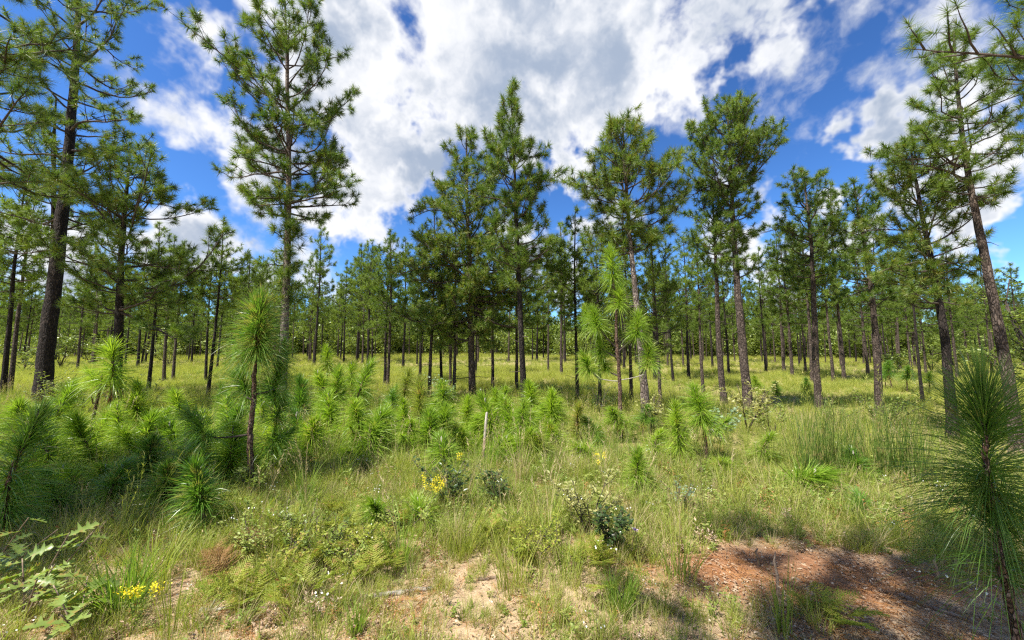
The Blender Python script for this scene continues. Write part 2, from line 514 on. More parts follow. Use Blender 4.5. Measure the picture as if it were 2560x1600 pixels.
# ------------------------------------------------------------------ mature pines
def grow_pine(seed, path, r0, prof, n_limbs, k_tuft=56, nl=.25, nw=.012, sub=1.0, e_lo=5, e_hi=55, limb_from=None, trunk_sides=10,
              dead_stubs=4, bias=None, limb_rad=1.0, epicormic=0, gap=0.0, custom=(), reach=1.0):
    """path: trunk centre line (m,3), base at the origin. prof: [(z, crown radius)] from the crown's foot to its top.
    Returns trunk (V,F), limbs [(V,F)], crown (V,F), all in the tree's own coordinates."""
    g = rs(seed)
    path = np.asarray(path, float)
    Htop = path[-1, 2]
    zz = path[:, 2]
    pos = lambda z: np.array([np.interp(z, zz, path[:, 0]), np.interp(z, zz, path[:, 1]), z])
    def rad(z):
        t = z / Htop
        return r0 * (1 - .82 * t ** 1.15) + r0 * .45 * math.exp(-z / .35)
    zs = np.concatenate([np.linspace(-.15, .8, 6), np.linspace(1.1, Htop, max(14, int(Htop * 2.2)))])
    tp = np.array([pos(max(z, 0)) + [0, 0, min(z, 0)] for z in zs])
    wob = np.cumsum(g.normal(0, .006 * r0 / .12, (len(zs), 2)), 0)
    wob -= np.linspace(0, 1, len(zs))[:, None] * wob[-1]
    tp[:, :2] += wob
    TV, TF = tube(tp, [max(rad(max(z, 0)), .012) for z in zs], trunk_sides)
    nz = TV[:, :2] - np.repeat(tp, trunk_sides, 0)[:, :2].tolist() + [tp[-1, :2]] if False else None
    jit = 1 + g.normal(0, .035, len(TV))
    cen = np.concatenate([np.repeat(tp, trunk_sides, 0), tp[-1:]])
    TV = cen + (TV - cen) * jit[:, None]
    pz = np.array([p[0] for p in prof]); pr = np.array([p[1] for p in prof])
    limbs = []; tp_pos = []; tp_ax = []; tp_sz = []
    z0, z1 = pz[0], pz[-1]
    # limb heights: more of them where the crown is wide
    zc = np.linspace(z0, z1, 200); wgt = np.interp(zc, pz, pr) ** .75 + .12
    cdf = np.cumsum(wgt); cdf /= cdf[-1]
    q = (np.arange(n_limbs) + g.uniform(.1, .9, n_limbs)) / n_limbs
    lz = np.interp(q, cdf, zc)
    az = g.uniform(0, 7)
    todo = []
    for z in lz:
        az += 2.39996 + g.normal(0, .35)
        t = (z - z0) / max(z1 - z0, .1)
        L = np.interp(z, pz, pr) * g.uniform(.62, 1.08)
        if g.rand() < gap:
            L *= g.uniform(.3, .6)
        if math.sin(az) < -.55:            # few limbs hang straight over the trunk on its open side
            L *= .68
        if bias is not None:
            L *= bias(az % (2 * math.pi), t)
        el = R(e_lo + (e_hi - e_lo) * t ** 1.4 + g.normal(0, 8))
        L *= reach / max(math.cos(el + .15), .68)
        todo.append((z, az, max(L, .18), el, t))
    for c in custom:
        todo.append(c)
    for (z, a, L, el, t) in todo:
        zs0 = min(max(z - math.sin(el + .25) * L * .55, z0 * .97), Htop - .1) if len(prof) else z
        p = pos(zs0)
        m = 9
        pts = [p]
        step = L / (m - 1)
        e = el - R(8); aa = a
        dse = g.normal(R(4), R(3))
        for i in range(m - 1):
            e += dse + g.normal(0, R(7)); aa += g.normal(0, R(9))
            e = min(max(e, R(-25)), R(80))
            p = p + step * np.array([math.cos(e) * math.cos(aa), math.cos(e) * math.sin(aa), math.sin(e)])
            pts.append(p)
        pts = np.array(pts)
        lr = min(rad(zs0) * .5, (.010 + .014 * L) * limb_rad)
        lg = Geo(); lg.add(*tube(pts, np.linspace(lr, .007, m), 5))
        T = unit(np.gradient(pts, axis=0))
        tp_pos.append(pts[-1]); tp_ax.append(T[-1]); tp_sz.append(1.0)
        ns = max(2, int((L * 3.6 + 1) * sub))
        s0 = .28 if L > .8 else .2
        for j in range(ns):
            s = s0 + (1 - s0) * (j + g.uniform(.2, .8)) / ns
            f = s * (m - 1); i = min(int(f), m - 2); b = pts[i] * (1 - (f - i)) + pts[i + 1] * (f - i)
            d = T[i]
            sd = 1 if (j % 2) else -1
            hz = unit(np.cross(d, [0, 0, 1.0]) + 1e-6) * sd
            ang = R(g.uniform(28, 62))
            dd = unit(d * math.cos(ang) + hz * math.sin(ang) + np.array([0, 0, g.uniform(.0, .5)]))
            sl = max(.14, L * .42 * (1.15 - .75 * s) * g.uniform(.55, 1.2))
            sl = min(sl, 1.1)
            n2 = 4
            sp = [b]; d2 = dd.copy()
            for _ in range(n2):
                d2 = unit(d2 + g.normal(0, .14, 3) + [0, 0, .11])
                sp.append(sp[-1] + d2 * sl / n2)
            sp = np.array(sp)
            lg.add(*tube(sp, np.linspace(max(.006, lr * .35), .005, n2 + 1), 4, False))
            tp_pos.append(sp[-1]); tp_ax.append(d2); tp_sz.append(1.0)
            nt = int(sl / .30 + g.rand() * .8)
            for w in range(nt):
                k = g.randint(1, n2) if n2 > 1 else 1
                td = unit(d2 + g.normal(0, .65, 3) + [0, 0, .25])
                tl = g.uniform(.12, .3)
                q0 = sp[k]; q1 = q0 + td * tl
                lg.add(*tube(np.array([q0, (q0 + q1) / 2 + g.normal(0, .012, 3), q1]), .0045, 3, False))
                tp_pos.append(q1); tp_ax.append(unit(td + [0, 0, .15])); tp_sz.append(g.uniform(.8, 1.0))
        V, F, _ = lg.arrays()
        limbs.append((V, F))
    for i in range(dead_stubs):
        z = g.uniform(.35, 1.0) * z0
        a = g.uniform(0, 6.28); L = g.uniform(.1, .7)
        p0 = pos(z); d = np.array([math.cos(a), math.sin(a), g.uniform(-.2, .3)])
        pts = np.array([p0, p0 + d * L * .5, p0 + d * L + [0, 0, g.uniform(-.1, .1)]])
        limbs.append(tube(pts, np.linspace(.014, .005, 3), 4))
    for i in range(epicormic):                      # tufts sprouting straight from the trunk
        z = g.uniform(z0 * .78, z0 + .3 * (z1 - z0)); a = g.uniform(0, 6.28)
        p0 = pos(z); d = unit(np.array([math.cos(a), math.sin(a), .7])); L = g.uniform(.12, .45)
        tp_pos.append(p0 + d * L); tp_ax.append(unit(d + [0, 0, .6])); tp_sz.append(g.uniform(1.0, 1.35))
    tp_pos.append(pos(Htop)); tp_ax.append(np.array([0, 0, 1.0])); tp_sz.append(1.2)
    TP = np.array(tp_pos); TA = unit(np.array(tp_ax)); TS = np.array(tp_sz)
    n = len(TP); k = k_tuft
    Pn = np.repeat(TP, k, 0); An = np.repeat(TA, k, 0); Sn = np.repeat(TS, k)
    tt = g.rand(n * k)                              # 0 = back of the shoot, 1 = its tip
    B = Pn - An * ((1 - tt) * .11 * Sn)[:, None]
    th = np.radians(112 - 96 * tt + g.normal(0, 12, n * k))
    D = unit(An * np.cos(th)[:, None] + perp(g, An) * np.sin(th)[:, None] + np.array([0, 0, -.10]))
    CV, CF = needles2(g, B, D, nl * Sn * g.uniform(.75, 1.1, n * k), nw)
    return (TV, TF), limbs, (CV, CF), n


def join(parts):
    G = Geo()
    for V, F in parts:
        G.add(V, F)
    V, F, _ = G.arrays()
    return V, F


def build_tree(base, label, group, geo, bark, needle, split_limbs=True, name='pine_tree'):
    e = empty(name, base, label, 'tree', group)
    (TV, TF), limbs, (CV, CF), n = geo
    link('trunk', make_mesh('trunk', TV, TF, bark, True), e)
    if split_limbs:
        for V, F in limbs:
            link('limb', make_mesh('limb', V, F, M['limb']), e)
    else:
        V, F = join(limbs)
        link('branches', make_mesh('branches', V, F, M['limb']), e)
    link('crown', make_mesh('crown', CV, CF, needle), e)
    return e


# hero trees: visible foot (px), top (px), crown outline [(py, half width px)], trunk diameter px at the foot
HERO = [
    dict(k='left giant', foot=(122, 1005), top=(203, -190), w=39, prof=[(660, 90), (590, 160), (480, 150), (330, 190), (200, 180), (60, 165), (-60, 130), (-190, 20)], n=50, bark='bark_dark', seed=11, sub=.85,
         e=(-4, 48), label='massive dark-trunked pine beside the pale-stemmed double sapling, crown running out of the top', up=.35),
    dict(k='left slim twin', foot=(99, 1008), top=(150, 250), w=22, prof=[(640, 90), (520, 150), (400, 120), (250, 20)], n=30, bark='bark_dark', seed=12, label='thin dark pine half hidden behind the massive left pine', back=1.2),
    dict(k='crooked pine', foot=(284, 1028), top=(322, 395), w=27, prof=[(770, 40), (700, 170), (640, 170), (585, 60), (520, 190), (470, 170), (425, 110), (395, 30)], n=50, bark='bark_dark', seed=13, e=(-2, 34), sub=.9,
         label='crooked pine with low sinuous limbs and a flat-topped crown, right of the massive pine', bend=-.25,
         limbs=[(790, 2.9, 150, 10), (735, .15, 330, 2), (845, .1, 230, -14), (860, 3.0, 120, -4), (770, 5.9, 200, 0)]),
    dict(k='tall ragged pine', foot=(713, 1022), top=(716, -12), w=25, prof=[(700, 40), (600, 62), (540, 75), (480, 185), (400, 150), (330, 165), (290, 190), (240, 150), (200, 195), (120, 150), (60, 120), (0, 25)], n=66, bark='bark_pale', seed=24, e=(2, 42), epi=60, sub=1.0, gap=.12,
         label='tallest ragged pine with tufts sprouting along its pale trunk, behind the tall bottlebrush sapling', tn=60,
         limbs=[(500, .08, 225, 14), (470, -.1, 190, -10), (260, 3.0, 225, 20), (140, 2.8, 205, 32), (420, 3.3, 185, 8), (400, .35, 165, 14)]),
    dict(k='bushy cone pine', foot=(1182, 990), top=(1165, 318), w=20, prof=[(860, 90), (790, 180), (680, 215), (600, 185), (500, 130), (420, 90), (350, 52), (318, 12)], n=92, bark='bark', seed=15, e=(-8, 50), reach=1.05,
         label='bushy cone-shaped pine with low limbs reaching left, just left of the spire pine', limbs=[(850, 3.3, 105, 5), (770, .2, 120, 12)]),
    dict(k='spire pine', foot=(1313, 1024), top=(1278, 213), w=18, prof=[(720, 55), (640, 105), (560, 95), (470, 110), (400, 115), (330, 75), (260, 42), (213, 10)], n=72, bark='bark_dark', seed=16, reach=1.0, e=(8, 55),
         label='narrow spire-shaped pine with dark trunk rising above its neighbours'),
    dict(k='round-crowned pine', foot=(1612, 1080), top=(1556, 292), w=23, prof=[(640, 60), (590, 120), (520, 130), (460, 150), (420, 140), (360, 100), (320, 60), (292, 15)], n=62, bark='bark_pale', seed=17, Y=9.2, e=(4, 55),
         label='pine with whitish flaking trunk and rounded crown, behind the many-tufted sapling', limbs=[(500, .05, 150, 14), (470, 3.2, 145, 12), (575, .3, 130, 8)]),
    dict(k='dense domed pine', foot=(1869, 1030), top=(1815, 262), w=25, prof=[(690, 35), (600, 55), (520, 70), (450, 118), (400, 138), (350, 128), (300, 95), (262, 35)], n=92, bark='bark', seed=18, e=(4, 55),
         label='dense dome-crowned pine with reddish plated trunk and pale shrub at its foot', limbs=[(690, .35, 120, 22), (640, 2.8, 95, 18)]),
    dict(k='shadow twin pine', foot=(1812, 1012), top=(1775, 470), w=18, prof=[(690, 60), (600, 80), (540, 85), (490, 50), (470, 15)], n=40, bark='bark', seed=19, label='pine with lit reddish trunk standing just left of the dense dome-crowned pine'),
    dict(k='flat olive pine', foot=(2053, 1018), top=(2008, 432), w=19, prof=[(720, 55), (640, 95), (560, 90), (490, 80), (450, 50), (432, 15)], n=52, bark='bark', seed=20, label='olive-crowned pine with lit straight trunk and a rusty dead sprig, right of the dome-crowned pine'),
    dict(k='right mid pine', foot=(2204, 1026), top=(2138, 448), w=20, prof=[(760, 70), (680, 90), (600, 85), (520, 80), (470, 50), (448, 15)], n=54, bark='bark', seed=21, label='pine with peeling reddish trunk and a low silvery forked limb', limbs=[(765, .3, 130, 25)]),
    dict(k='right dark pine', foot=(2378, 1090), top=(2285, 352), w=25, prof=[(760, 90), (690, 130), (620, 150), (540, 130), (460, 110), (400, 70), (352, 20)], n=54, bark='bark_dark', seed=22, sub=.9, label='dark broad-crowned pine just left of the tall bare-trunked pine at the side'),
    dict(k='right tall pine', foot=(2530, 1120), top=(2388, 78), w=29, prof=[(500, 100), (430, 170), (360, 175), (300, 180), (230, 170), (160, 120), (110, 80), (78, 20)], n=50, bark='bark', seed=23, e=(-6, 48), gap=.15, sub=.8,
         label='tall pine with long bare grey-brown trunk and open crown near the side edge', limbs=[(440, 2.95, 190, 20), (480, .3, 120, -18)]),
]
HERO_AT = {}


def hero_geo(h, k_tuft=None):
    x, y = px_ground(*h['foot'], .2)
    if h.get('Y'):
        x *= h['Y'] / y; y = h['Y']
    if h.get('back'):
        x *= (y + h['back']) / y; y += h['back']
    z = float(H(x, y))
    base = np.array([x, y, z])
    top = px_at_depth(*h['top'], y) - base
    mpp = y / F_PX
    Ht = top[2]
    bend = h.get('bend', 0.0)
    t = np.linspace(0, 1, 12)
    path = np.stack([top[0] * t + bend * np.sin(t * math.pi * 1.6) * .5, .12 * np.sin(t * 5 + h['seed']), Ht * t], -1)
    pf = []
    for (py, hw) in h['prof']:
        q = px_at_depth(h['top'][0], py, y) - base
        pf.append((min(q[2], Ht), hw * mpp * 1.0))
    cust = []
    for (py, a, lp, el) in h.get('limbs', ()):
        q = px_at_depth(h['top'][0], py, y) - base
        cust.append((q[2] + math.sin(R(el) + .25) * lp * mpp * .5, a, lp * mpp, R(el), .3))
    lo, hi = h.get('e', (4, 55))
    g = grow_pine(h['seed'], path, h['w'] / 2 * mpp * .86, pf, h['n'], k_tuft or int(min(90, max(52, 700 / y))), .205, min(.016, .00112 * y + .001), h.get('sub', 1.0), lo, hi,
                  epicormic=h.get('epi', 0), gap=h.get('gap', .08), custom=cust, dead_stubs=5, reach=h.get('reach', 1.04))
    return base, g


for h in HERO:
    base, g = hero_geo(h)
    HERO_AT[h['k']] = base
    build_tree(tuple(base), h['label'], None, g, M[h['bark']], M['needle'])

# a pine standing just outside the frame on the right, its limbs reaching into the upper corner
def side_pine(base, Ht, r0, prof, n, seed, label, bark='bark', custom=()):
    base = np.array([base[0], base[1], float(H(base[0], base[1]))])
    t = np.linspace(0, 1, 12)
    path = np.stack([.1 * np.sin(t * 4 + seed), .1 * np.sin(t * 5 + 1), Ht * t], -1)
    g = grow_pine(seed, path, r0, prof, n, 80, .25, .0085, .9, 0, 48, gap=.1, custom=custom)
    build_tree(tuple(base), label, None, g, M[bark], M['needle'])


side_pine((11.4, 5.9, 0), 13.0, .19, [(6.4, 1.2), (7.4, 2.6), (8.6, 2.6), (10, 2.2), (12, 1.2), (13, .2)], 44, 31,
          'pine beyond the side edge whose limbs reach into the upper corner', custom=[(7.6, 3.05, 4.1, R(4), .3), (7.2, 3.35, 3.4, R(2), .3)])
side_pine((-12.5, 8.5, 0), 13.5, .2, [(5.2, 1.4), (6.5, 2.3), (8, 2.4), (10, 2.0), (12, 1.2), (13.5, .2)], 44, 32,
          'pine at the opposite edge whose boughs hang beside the massive dark trunk', 'bark_dark')
# pines behind the viewpoint that throw the shade over the near corners
side_pine((-9.0, .6, 0), 11.2, .18, [(5.2, 1.4), (7, 2.5), (8.8, 2.2), (10.4, 1.1), (11.2, .2)], 62, 33, 'pine behind the viewpoint shading the oak sprig corner', 'bark_dark')
side_pine((-1.3, -1.2, 0), 11.5, .18, [(5.5, 1.3), (7, 2.2), (8.8, 2.1), (10.6, 1.1), (11.5, .2)], 64, 34, 'pine behind the viewpoint shading the bare clay patch')
print('heroes', time.time() - T0)

# mid-slope pines whose trunks can be told apart: (foot px, foot py, crown top py)
MID = [(5, 980, 420), (24, 975, 480), (193, 922, 620), (344, 914, 600), (373, 967, 560), (410, 944, 590), (434, 939, 600), (479, 904, 640), (515, 945, 620), (520, 982, 572),
       (544, 914, 640), (593, 940, 680), (605, 956, 640), (776, 898, 640), (786, 905, 560), (895, 892, 610), (919, 914, 600), (962, 952, 590), (970, 954, 575), (1008, 914, 600),
       (1050, 932, 560), (1073, 984, 520), (1104, 974, 600), (1126, 960, 590), (1136, 988, 560), (1190, 930, 600), (1231, 960, 560), (1292, 967, 540), (1342, 896, 640), (1371, 926, 610),
       (1404, 927, 560), (1413, 901, 620), (1444, 991, 525), (1500, 1004, 560), (1579, 992, 540), (1560, 914, 600), (1637, 938, 560), (1650, 1010, 590), (1683, 947, 600), (1721, 936, 590),
       (1758, 969, 570), (1822, 932, 590), (1915, 924, 620), (1960, 924, 560), (1981, 932, 580), (2014, 926, 600), (2031, 944, 540), (2083, 946, 600), (2110, 946, 460), (2170, 930, 580),
       (2249, 915, 620), (2282, 944, 640), (2305, 990, 560), (2315, 929, 640), (2393, 940, 600), (2480, 930, 640), (700, 905, 640), (860, 900, 650), (640, 925, 640)]

# variants for mid and far pines: unit-ish trees 10 m tall, shared mesh data
VAR = []
for i in range(7):
    g = rs(100 + i)
    Ht = 10.0
    t = np.linspace(0, 1, 10)
    path = np.stack([.12 * np.sin(t * g.uniform(2, 5) + i) * t, .12 * np.sin(t * g.uniform(2, 5)) * t, Ht * t], -1)
    cb = [.36, .44, .28, .48, .38, .52, .32][i] * Ht
    wd = [1.7, 1.9, 1.5, 2.0, 1.4, 1.8, 2.1][i]
    pr = [(cb, wd * .45), (cb + (Ht - cb) * .2, wd * .95), (cb + (Ht - cb) * .45, wd), (cb + (Ht - cb) * .72, wd * .72), (cb + (Ht - cb) * .9, wd * .38), (Ht, .1)]
    G = grow_pine(200 + i, path, .098, pr, 44, 26, .25, .025, .85, -4, 52, trunk_sides=7, gap=.15, dead_stubs=6)
    W = Geo().add(*G[0], 0)
    V, F = join(G[1]); W.add(V, F, 1)
    VAR.append((W.mesh('trunk', [M['bark'], M['limb']], True), W.mesh('trunk', [M['bark_dark'], M['limb']], True), make_mesh('crown', *G[2], M['needle_far'])))
print('variants', time.time() - T0)


def place_variant(i, x, y, height, label, group, rot, dark=False, fat=1.0, lean=0.0):
    e = empty('pine_tree', (x, y, float(H(x, y))), label, 'tree', group)
    tb, td, cr = VAR[i]
    s = height / 10.0
    e.scale = (s * fat, s * fat, s)
    e.rotation_euler = (0, lean, rot)
    link('trunk', td if dark else tb, e); link('crown', cr, e)
    return e


SECT = [(-400, 160, 'beside the massive dark pine'), (160, 470, 'between the massive pine and the crooked pine'), (470, 720, 'left of the tallest ragged pine'),
        (720, 1000, 'just right of the tallest ragged pine'), (1000, 1182, 'around the bushy cone-shaped pine'), (1182, 1313, 'between the cone-shaped pine and the spire pine'),
        (1313, 1612, 'between the spire pine and the white-trunked pine'), (1612, 1869, 'between the white-trunked pine and the dome-crowned pine'), (1869, 2053, 'between the dome-crowned pine and the olive pine'),
        (2053, 2300, 'around the pine with the silvery limb'), (2300, 3000, 'by the tall bare-trunked pine')]
ORD = ['first', 'second', 'third', 'fourth', 'fifth', 'sixth', 'seventh', 'eighth', 'ninth', 'tenth', 'eleventh', 'twelfth']


def sector(px):
    for a, b, s in SECT:
        if a <= px < b:
            return s
    return SECT[-1][2]


taken = [tuple(b[:2]) for b in HERO_AT.values()]
_cnt = {}
g = rs(77)
for (px, py, tpy) in sorted(MID):
    s = sector(px); _cnt[s] = _cnt.get(s, 0) + 1
    x, y = px_ground(px, py, .28)
    z = float(H(x, y))
    ht = (px_at_depth(px, tpy, y)[2] - z)
    ht = min(max(ht, 5.0), 15.0)
    i = g.randint(len(VAR))
    place_variant(i, x, y, ht, '%s slim mid-slope pine from the left %s' % (ORD[_cnt[s] - 1], s), 'slim pines on the slope', g.uniform(0, 6.28), g.rand() < .4, g.uniform(.8, 1.05) if ht > 8 else 1.0, g.normal(0, .012))
    taken.append((x, y))

# thinner pines of the back stand, each a tree of its own
TENS = ORD + ['thirteenth', 'fourteenth', 'fifteenth', 'sixteenth', 'seventeenth', 'eighteenth', 'nineteenth', 'twentieth', 'twenty-first', 'twenty-second', 'twenty-third', 'twenty-fourth',
              'twenty-fifth', 'twenty-sixth', 'twenty-seventh', 'twenty-eighth', 'twenty-ninth', 'thirtieth', 'thirty-first', 'thirty-second', 'thirty-third', 'thirty-fourth', 'thirty-fifth',
              'thirty-sixth', 'thirty-seventh', 'thirty-eighth', 'thirty-ninth', 'fortieth']
tries = 0
far = []
while len(far) < 212 and tries < 6000:
    tries += 1
    y = 33 + 32 * g.rand()
    sx_ = g.uniform(-1.36, 1.36)
    x = sx_ * y
    px = 1280 + sx_ * F_PX
    if 1335 < px < 1400 and g.rand() < .7:
        continue
    if any((x - a) ** 2 + (y - b) ** 2 < 2.0 for a, b in taken):
        continue
    taken.append((x, y))
    far.append((px, x, y))
far.sort()
_cnt = {}
for px, x, y in far:
    sct = sector(px); _cnt[sct] = _cnt.get(sct, 0) + 1
    place_variant(g.randint(len(VAR)), x, y, g.uniform(7.0, 11.5), '%s thin back-stand pine from the left %s' % (TENS[min(_cnt[sct], 40) - 1], sct), 'distant pines of the back stand', g.uniform(0, 6.28), g.rand() < .35, g.uniform(.8, 1.1), g.normal(0, .025))
n_far = len(far)
print('far trees', n_far, time.time() - T0)


# ------------------------------------------------------------------ scattered stuff: prototypes and points in one mesh, instanced by geometry nodes
def scatter_group():
    ng = bpy.data.node_groups.new('scatter', 'GeometryNodeTree')
    ng.interface.new_socket('Geometry', in_out='INPUT', socket_type='NodeSocketGeometry')
    ng.interface.new_socket('Geometry', in_out='OUTPUT', socket_type='NodeSocketGeometry')
    gi = ng.nodes.new('NodeGroupInput'); go = ng.nodes.new('NodeGroupOutput')
    def attr(name, typ):
        n = ng.nodes.new('GeometryNodeInputNamedAttribute'); n.data_type = typ; n.inputs[0].default_value = name
        return n.outputs[0]
    pid = attr('pid', 'INT')
    cmp_ = ng.nodes.new('FunctionNodeCompare'); cmp_.data_type = 'INT'; cmp_.operation = 'LESS_THAN'
    ng.links.new(pid, cmp_.inputs[2]); cmp_.inputs[3].default_value = 0
    sepg = ng.nodes.new('GeometryNodeSeparateGeometry'); sepg.domain = 'POINT'
    ng.links.new(gi.outputs[0], sepg.inputs[0]); ng.links.new(cmp_.outputs[0], sepg.inputs[1])
    spl = ng.nodes.new('GeometryNodeSplitToInstances'); spl.domain = 'POINT'
    ng.links.new(sepg.outputs[1], spl.inputs[0])
    ng.links.new(pid, spl.inputs['Group ID'])
    iop = ng.nodes.new('GeometryNodeInstanceOnPoints')
    ng.links.new(sepg.outputs[0], iop.inputs['Points']); ng.links.new(spl.outputs[0], iop.inputs['Instance'])
    iop.inputs['Pick Instance'].default_value = True
    ng.links.new(attr('pick', 'INT'), iop.inputs['Instance Index'])
    ng.links.new(attr('rot', 'FLOAT_VECTOR'), iop.inputs['Rotation'])
    ng.links.new(attr('scl', 'FLOAT_VECTOR'), iop.inputs['Scale'])
    ng.links.new(iop.outputs[0], go.inputs[0])
    return ng


SCATTER = scatter_group()


def scatter(name, label, protos, mats, P, pick, rot, scl):
    """protos: list of (V, F, M) arrays; P (n,3); pick (n,); rot (n,3) eulers; scl (n,3)"""
    Vs = [P]; Fs = []; Ms = []; pid = [np.full(len(P), -1)]
    off = len(P)
    for i, (V, F, m) in enumerate(protos):
        Vs.append(V); Fs.append(F + off); Ms.append(m); pid.append(np.full(len(V), i)); off += len(V)
    V = np.concatenate(Vs)
    me = make_mesh(name, V, np.concatenate(Fs), mats, False, np.concatenate(Ms))
    def put(nm, typ, arr, key):
        a = me.attributes.new(nm, typ, 'POINT')
        full = np.zeros((off,) + arr.shape[1:], arr.dtype); full[:len(arr)] = arr
        a.data.foreach_set(key, full.ravel())
    a = me.attributes.new('pid', 'INT', 'POINT'); a.data.foreach_set('value', np.concatenate(pid).astype(np.int32))
    put('pick', 'INT', np.asarray(pick, np.int32), 'value')
    put('rot', 'FLOAT_VECTOR', np.asarray(rot, np.float32), 'vector')
    put('scl', 'FLOAT_VECTOR', np.asarray(scl, np.float32), 'vector')
    o = link(name, me)
    md = o.modifiers.new('scatter', 'NODES'); md.node_group = SCATTER
    tag(o, label, None, None, 'stuff')
    return o


def blades(g, n, L, W, base_r, lean, seg=3, m=0, G=None, stiff=1.0):
    """a tuft of arching blades"""
    G = G or Geo()
    a = g.uniform(0, 6.283, n); r = base_r * np.sqrt(g.rand(n))
    a2 = a + g.normal(0, .7, n)
    l = L * g.uniform(.55, 1.1, n)
    t = np.linspace(0, 1, seg + 1)
    ln = lean * g.uniform(.2, 1.25, n)
    h = (ln[:, None] * (t[None] ** (1.6 * stiff)) * .85) * l[:, None] + (ln * .12)[:, None] * t[None] * l[:, None]
    zz = l[:, None] * (t[None] - .42 * (ln[:, None] ** 1.5) * t[None] ** 2.3)
    P = np.stack([(r * np.cos(a))[:, None] + h * np.cos(a2)[:, None], (r * np.sin(a))[:, None] + h * np.sin(a2)[:, None], zz], -1)
    w = W * g.uniform(.7, 1.2, n)[:, None] * (1 - .75 * t[None] ** 1.5)
    tw = a2 + math.pi / 2 + g.normal(0, .8, n)
    side = np.stack([np.cos(tw), np.sin(tw), np.zeros(n)], -1)
    V, F = ribbons(g, P, w, side)
    G.add(V, F, m)
    return G


def leaflets(g, P, D, L, W, m=0, G=None, fold=.15):
    """pointed oval leaves, four triangles each"""
    G = G or Geo()
    n = len(P)
    D = unit(D)
    up = np.array([0, 0, 1.0]) + g.normal(0, .45, (n, 3))
    S = unit(np.cross(D, up)); U = np.cross(S, D)
    L = np.broadcast_to(L, (n,)); W = np.broadcast_to(W, (n,))
    b = P; t = P + D * L[:, None]; c = P + D * (L * .45)[:, None]
    l = c + S * (W / 2)[:, None] + U * (W * fold)[:, None]; r = c - S * (W / 2)[:, None] + U * (W * fold)[:, None]
    V = np.stack([b, l, t, r, c], 1).reshape(-1, 3)
    F = (np.array([[0, 4, 1], [1, 4, 2], [0, 3, 4], [3, 2, 4]])[None] + (np.arange(n) * 5)[:, None, None]).reshape(-1, 3)
    G.add(V, F, m)
    return G


def seed_heads(g, n, Hh, m, G):
    """thin flowering stems with a feathery head"""
    for i in range(n):
        a = g.uniform(0, 6.28); ln = g.uniform(.05, .3); h = Hh * g.uniform(.8, 1.15)
        t = np.linspace(0, 1, 4)
        P = np.stack([np.cos(a) * ln * h * t ** 2, np.sin(a) * ln * h * t ** 2, h * t], -1)
        V, F = ribbons(g, P[None], np.array([[.004, .0035, .003, 0]]))
        G.add(V, F, m)
        k = 14
        tt = g.uniform(.72, 1, k)
        B = np.stack([np.interp(tt, t, P[:, j]) for j in range(3)], -1)
        D = unit(np.stack([np.cos(a) * .4 + g.normal(0, .4, k), np.sin(a) * .4 + g.normal(0, .4, k), np.full(k, .8)], -1))
        V, F = needles2(g, B, D, g.uniform(.03, .07, k), .006)
        G.add(V, F, m)
    return G


def wedge_points(g, n, y0, y1, pad=1.42, power=1.0):
    """points over the part of the ground in view between two depths, even per square metre when power is 1"""
    u = g.rand(n)
    y = np.sqrt(y0 ** 2 + u * (y1 ** 2 - y0 ** 2)) if power == 1.0 else y0 * (y1 / y0) ** u
    x = g.uniform(-pad, pad, n) * (y + .4)
    return x, y


def fbm2(x, y, s, seed):
    v = 0
    g = rs(seed)
    for k in range(5):
        f = s * 1.9 ** k
        a = g.uniform(0, 6.28); p = g.uniform(0, 6.28, 2)
        xr = x * math.cos(a) - y * math.sin(a); yr = x * math.sin(a) + y * math.cos(a)
        v = v + np.sin(xr * f + p[0] + 1.3 * np.sin(yr * f * .7 + p[1])) * .62 ** k
    return v / 2.0


def bareness(x, y):
    """1 where the soil is worn bare"""
    red = np.hypot((x - 2.05) * .85, (y - 3.05) * 2.1)
    track = np.hypot((x - 2.9) * .55, (y - 2.35) * 1.35)
    front = sstep(y, 2.6, 2.05) * .14
    b = np.maximum(sstep(red, 1.2, .55), sstep(track, 1.15, .5) * .9)
    left = np.hypot((x + 1.3) * .9, (y - 2.3) * 1.6)
    b = np.maximum(b, sstep(left, 1.3, .5) * .15)
    return np.clip(np.maximum(b, front) + .12 * fbm2(x, y, 2.3, 3), 0, 1)


def xyz(x, y, dz=0.0):
    return np.stack([x, y, H(x, y) + dz], -1)


g = rs(301)
GM = [M['grass'], M['grass_gold'], M['straw'], M['grass_lush'], M['forb'], M['litter'], M['white'], M['shrub'], M['dead_needle']]
# --- prototypes
pr_fine = [blades(g, 34, .34, .0055, .07, .75, 3, 0).arrays() for _ in range(3)]
pr_gold = [blades(g, 40, .48, .006, .09, .7, 3, 1).arrays() for _ in range(3)]
pr_straw = [blades(g, 14, .45, .0045, .06, .55, 3, 2, blades(g, 16, .3, .0055, .06, .8, 3, 0)).arrays() for _ in range(2)]
pr_tall = [seed_heads(g, 3, .85, 2, blades(g, 26, .62, .0065, .07, .5, 3, 3)).arrays(), seed_heads(g, 4, .75, 1, blades(g, 24, .55, .006, .07, .55, 3, 0)).arrays(),
           blades(g, 18, .75, .007, .05, .35, 3, 3).arrays()]


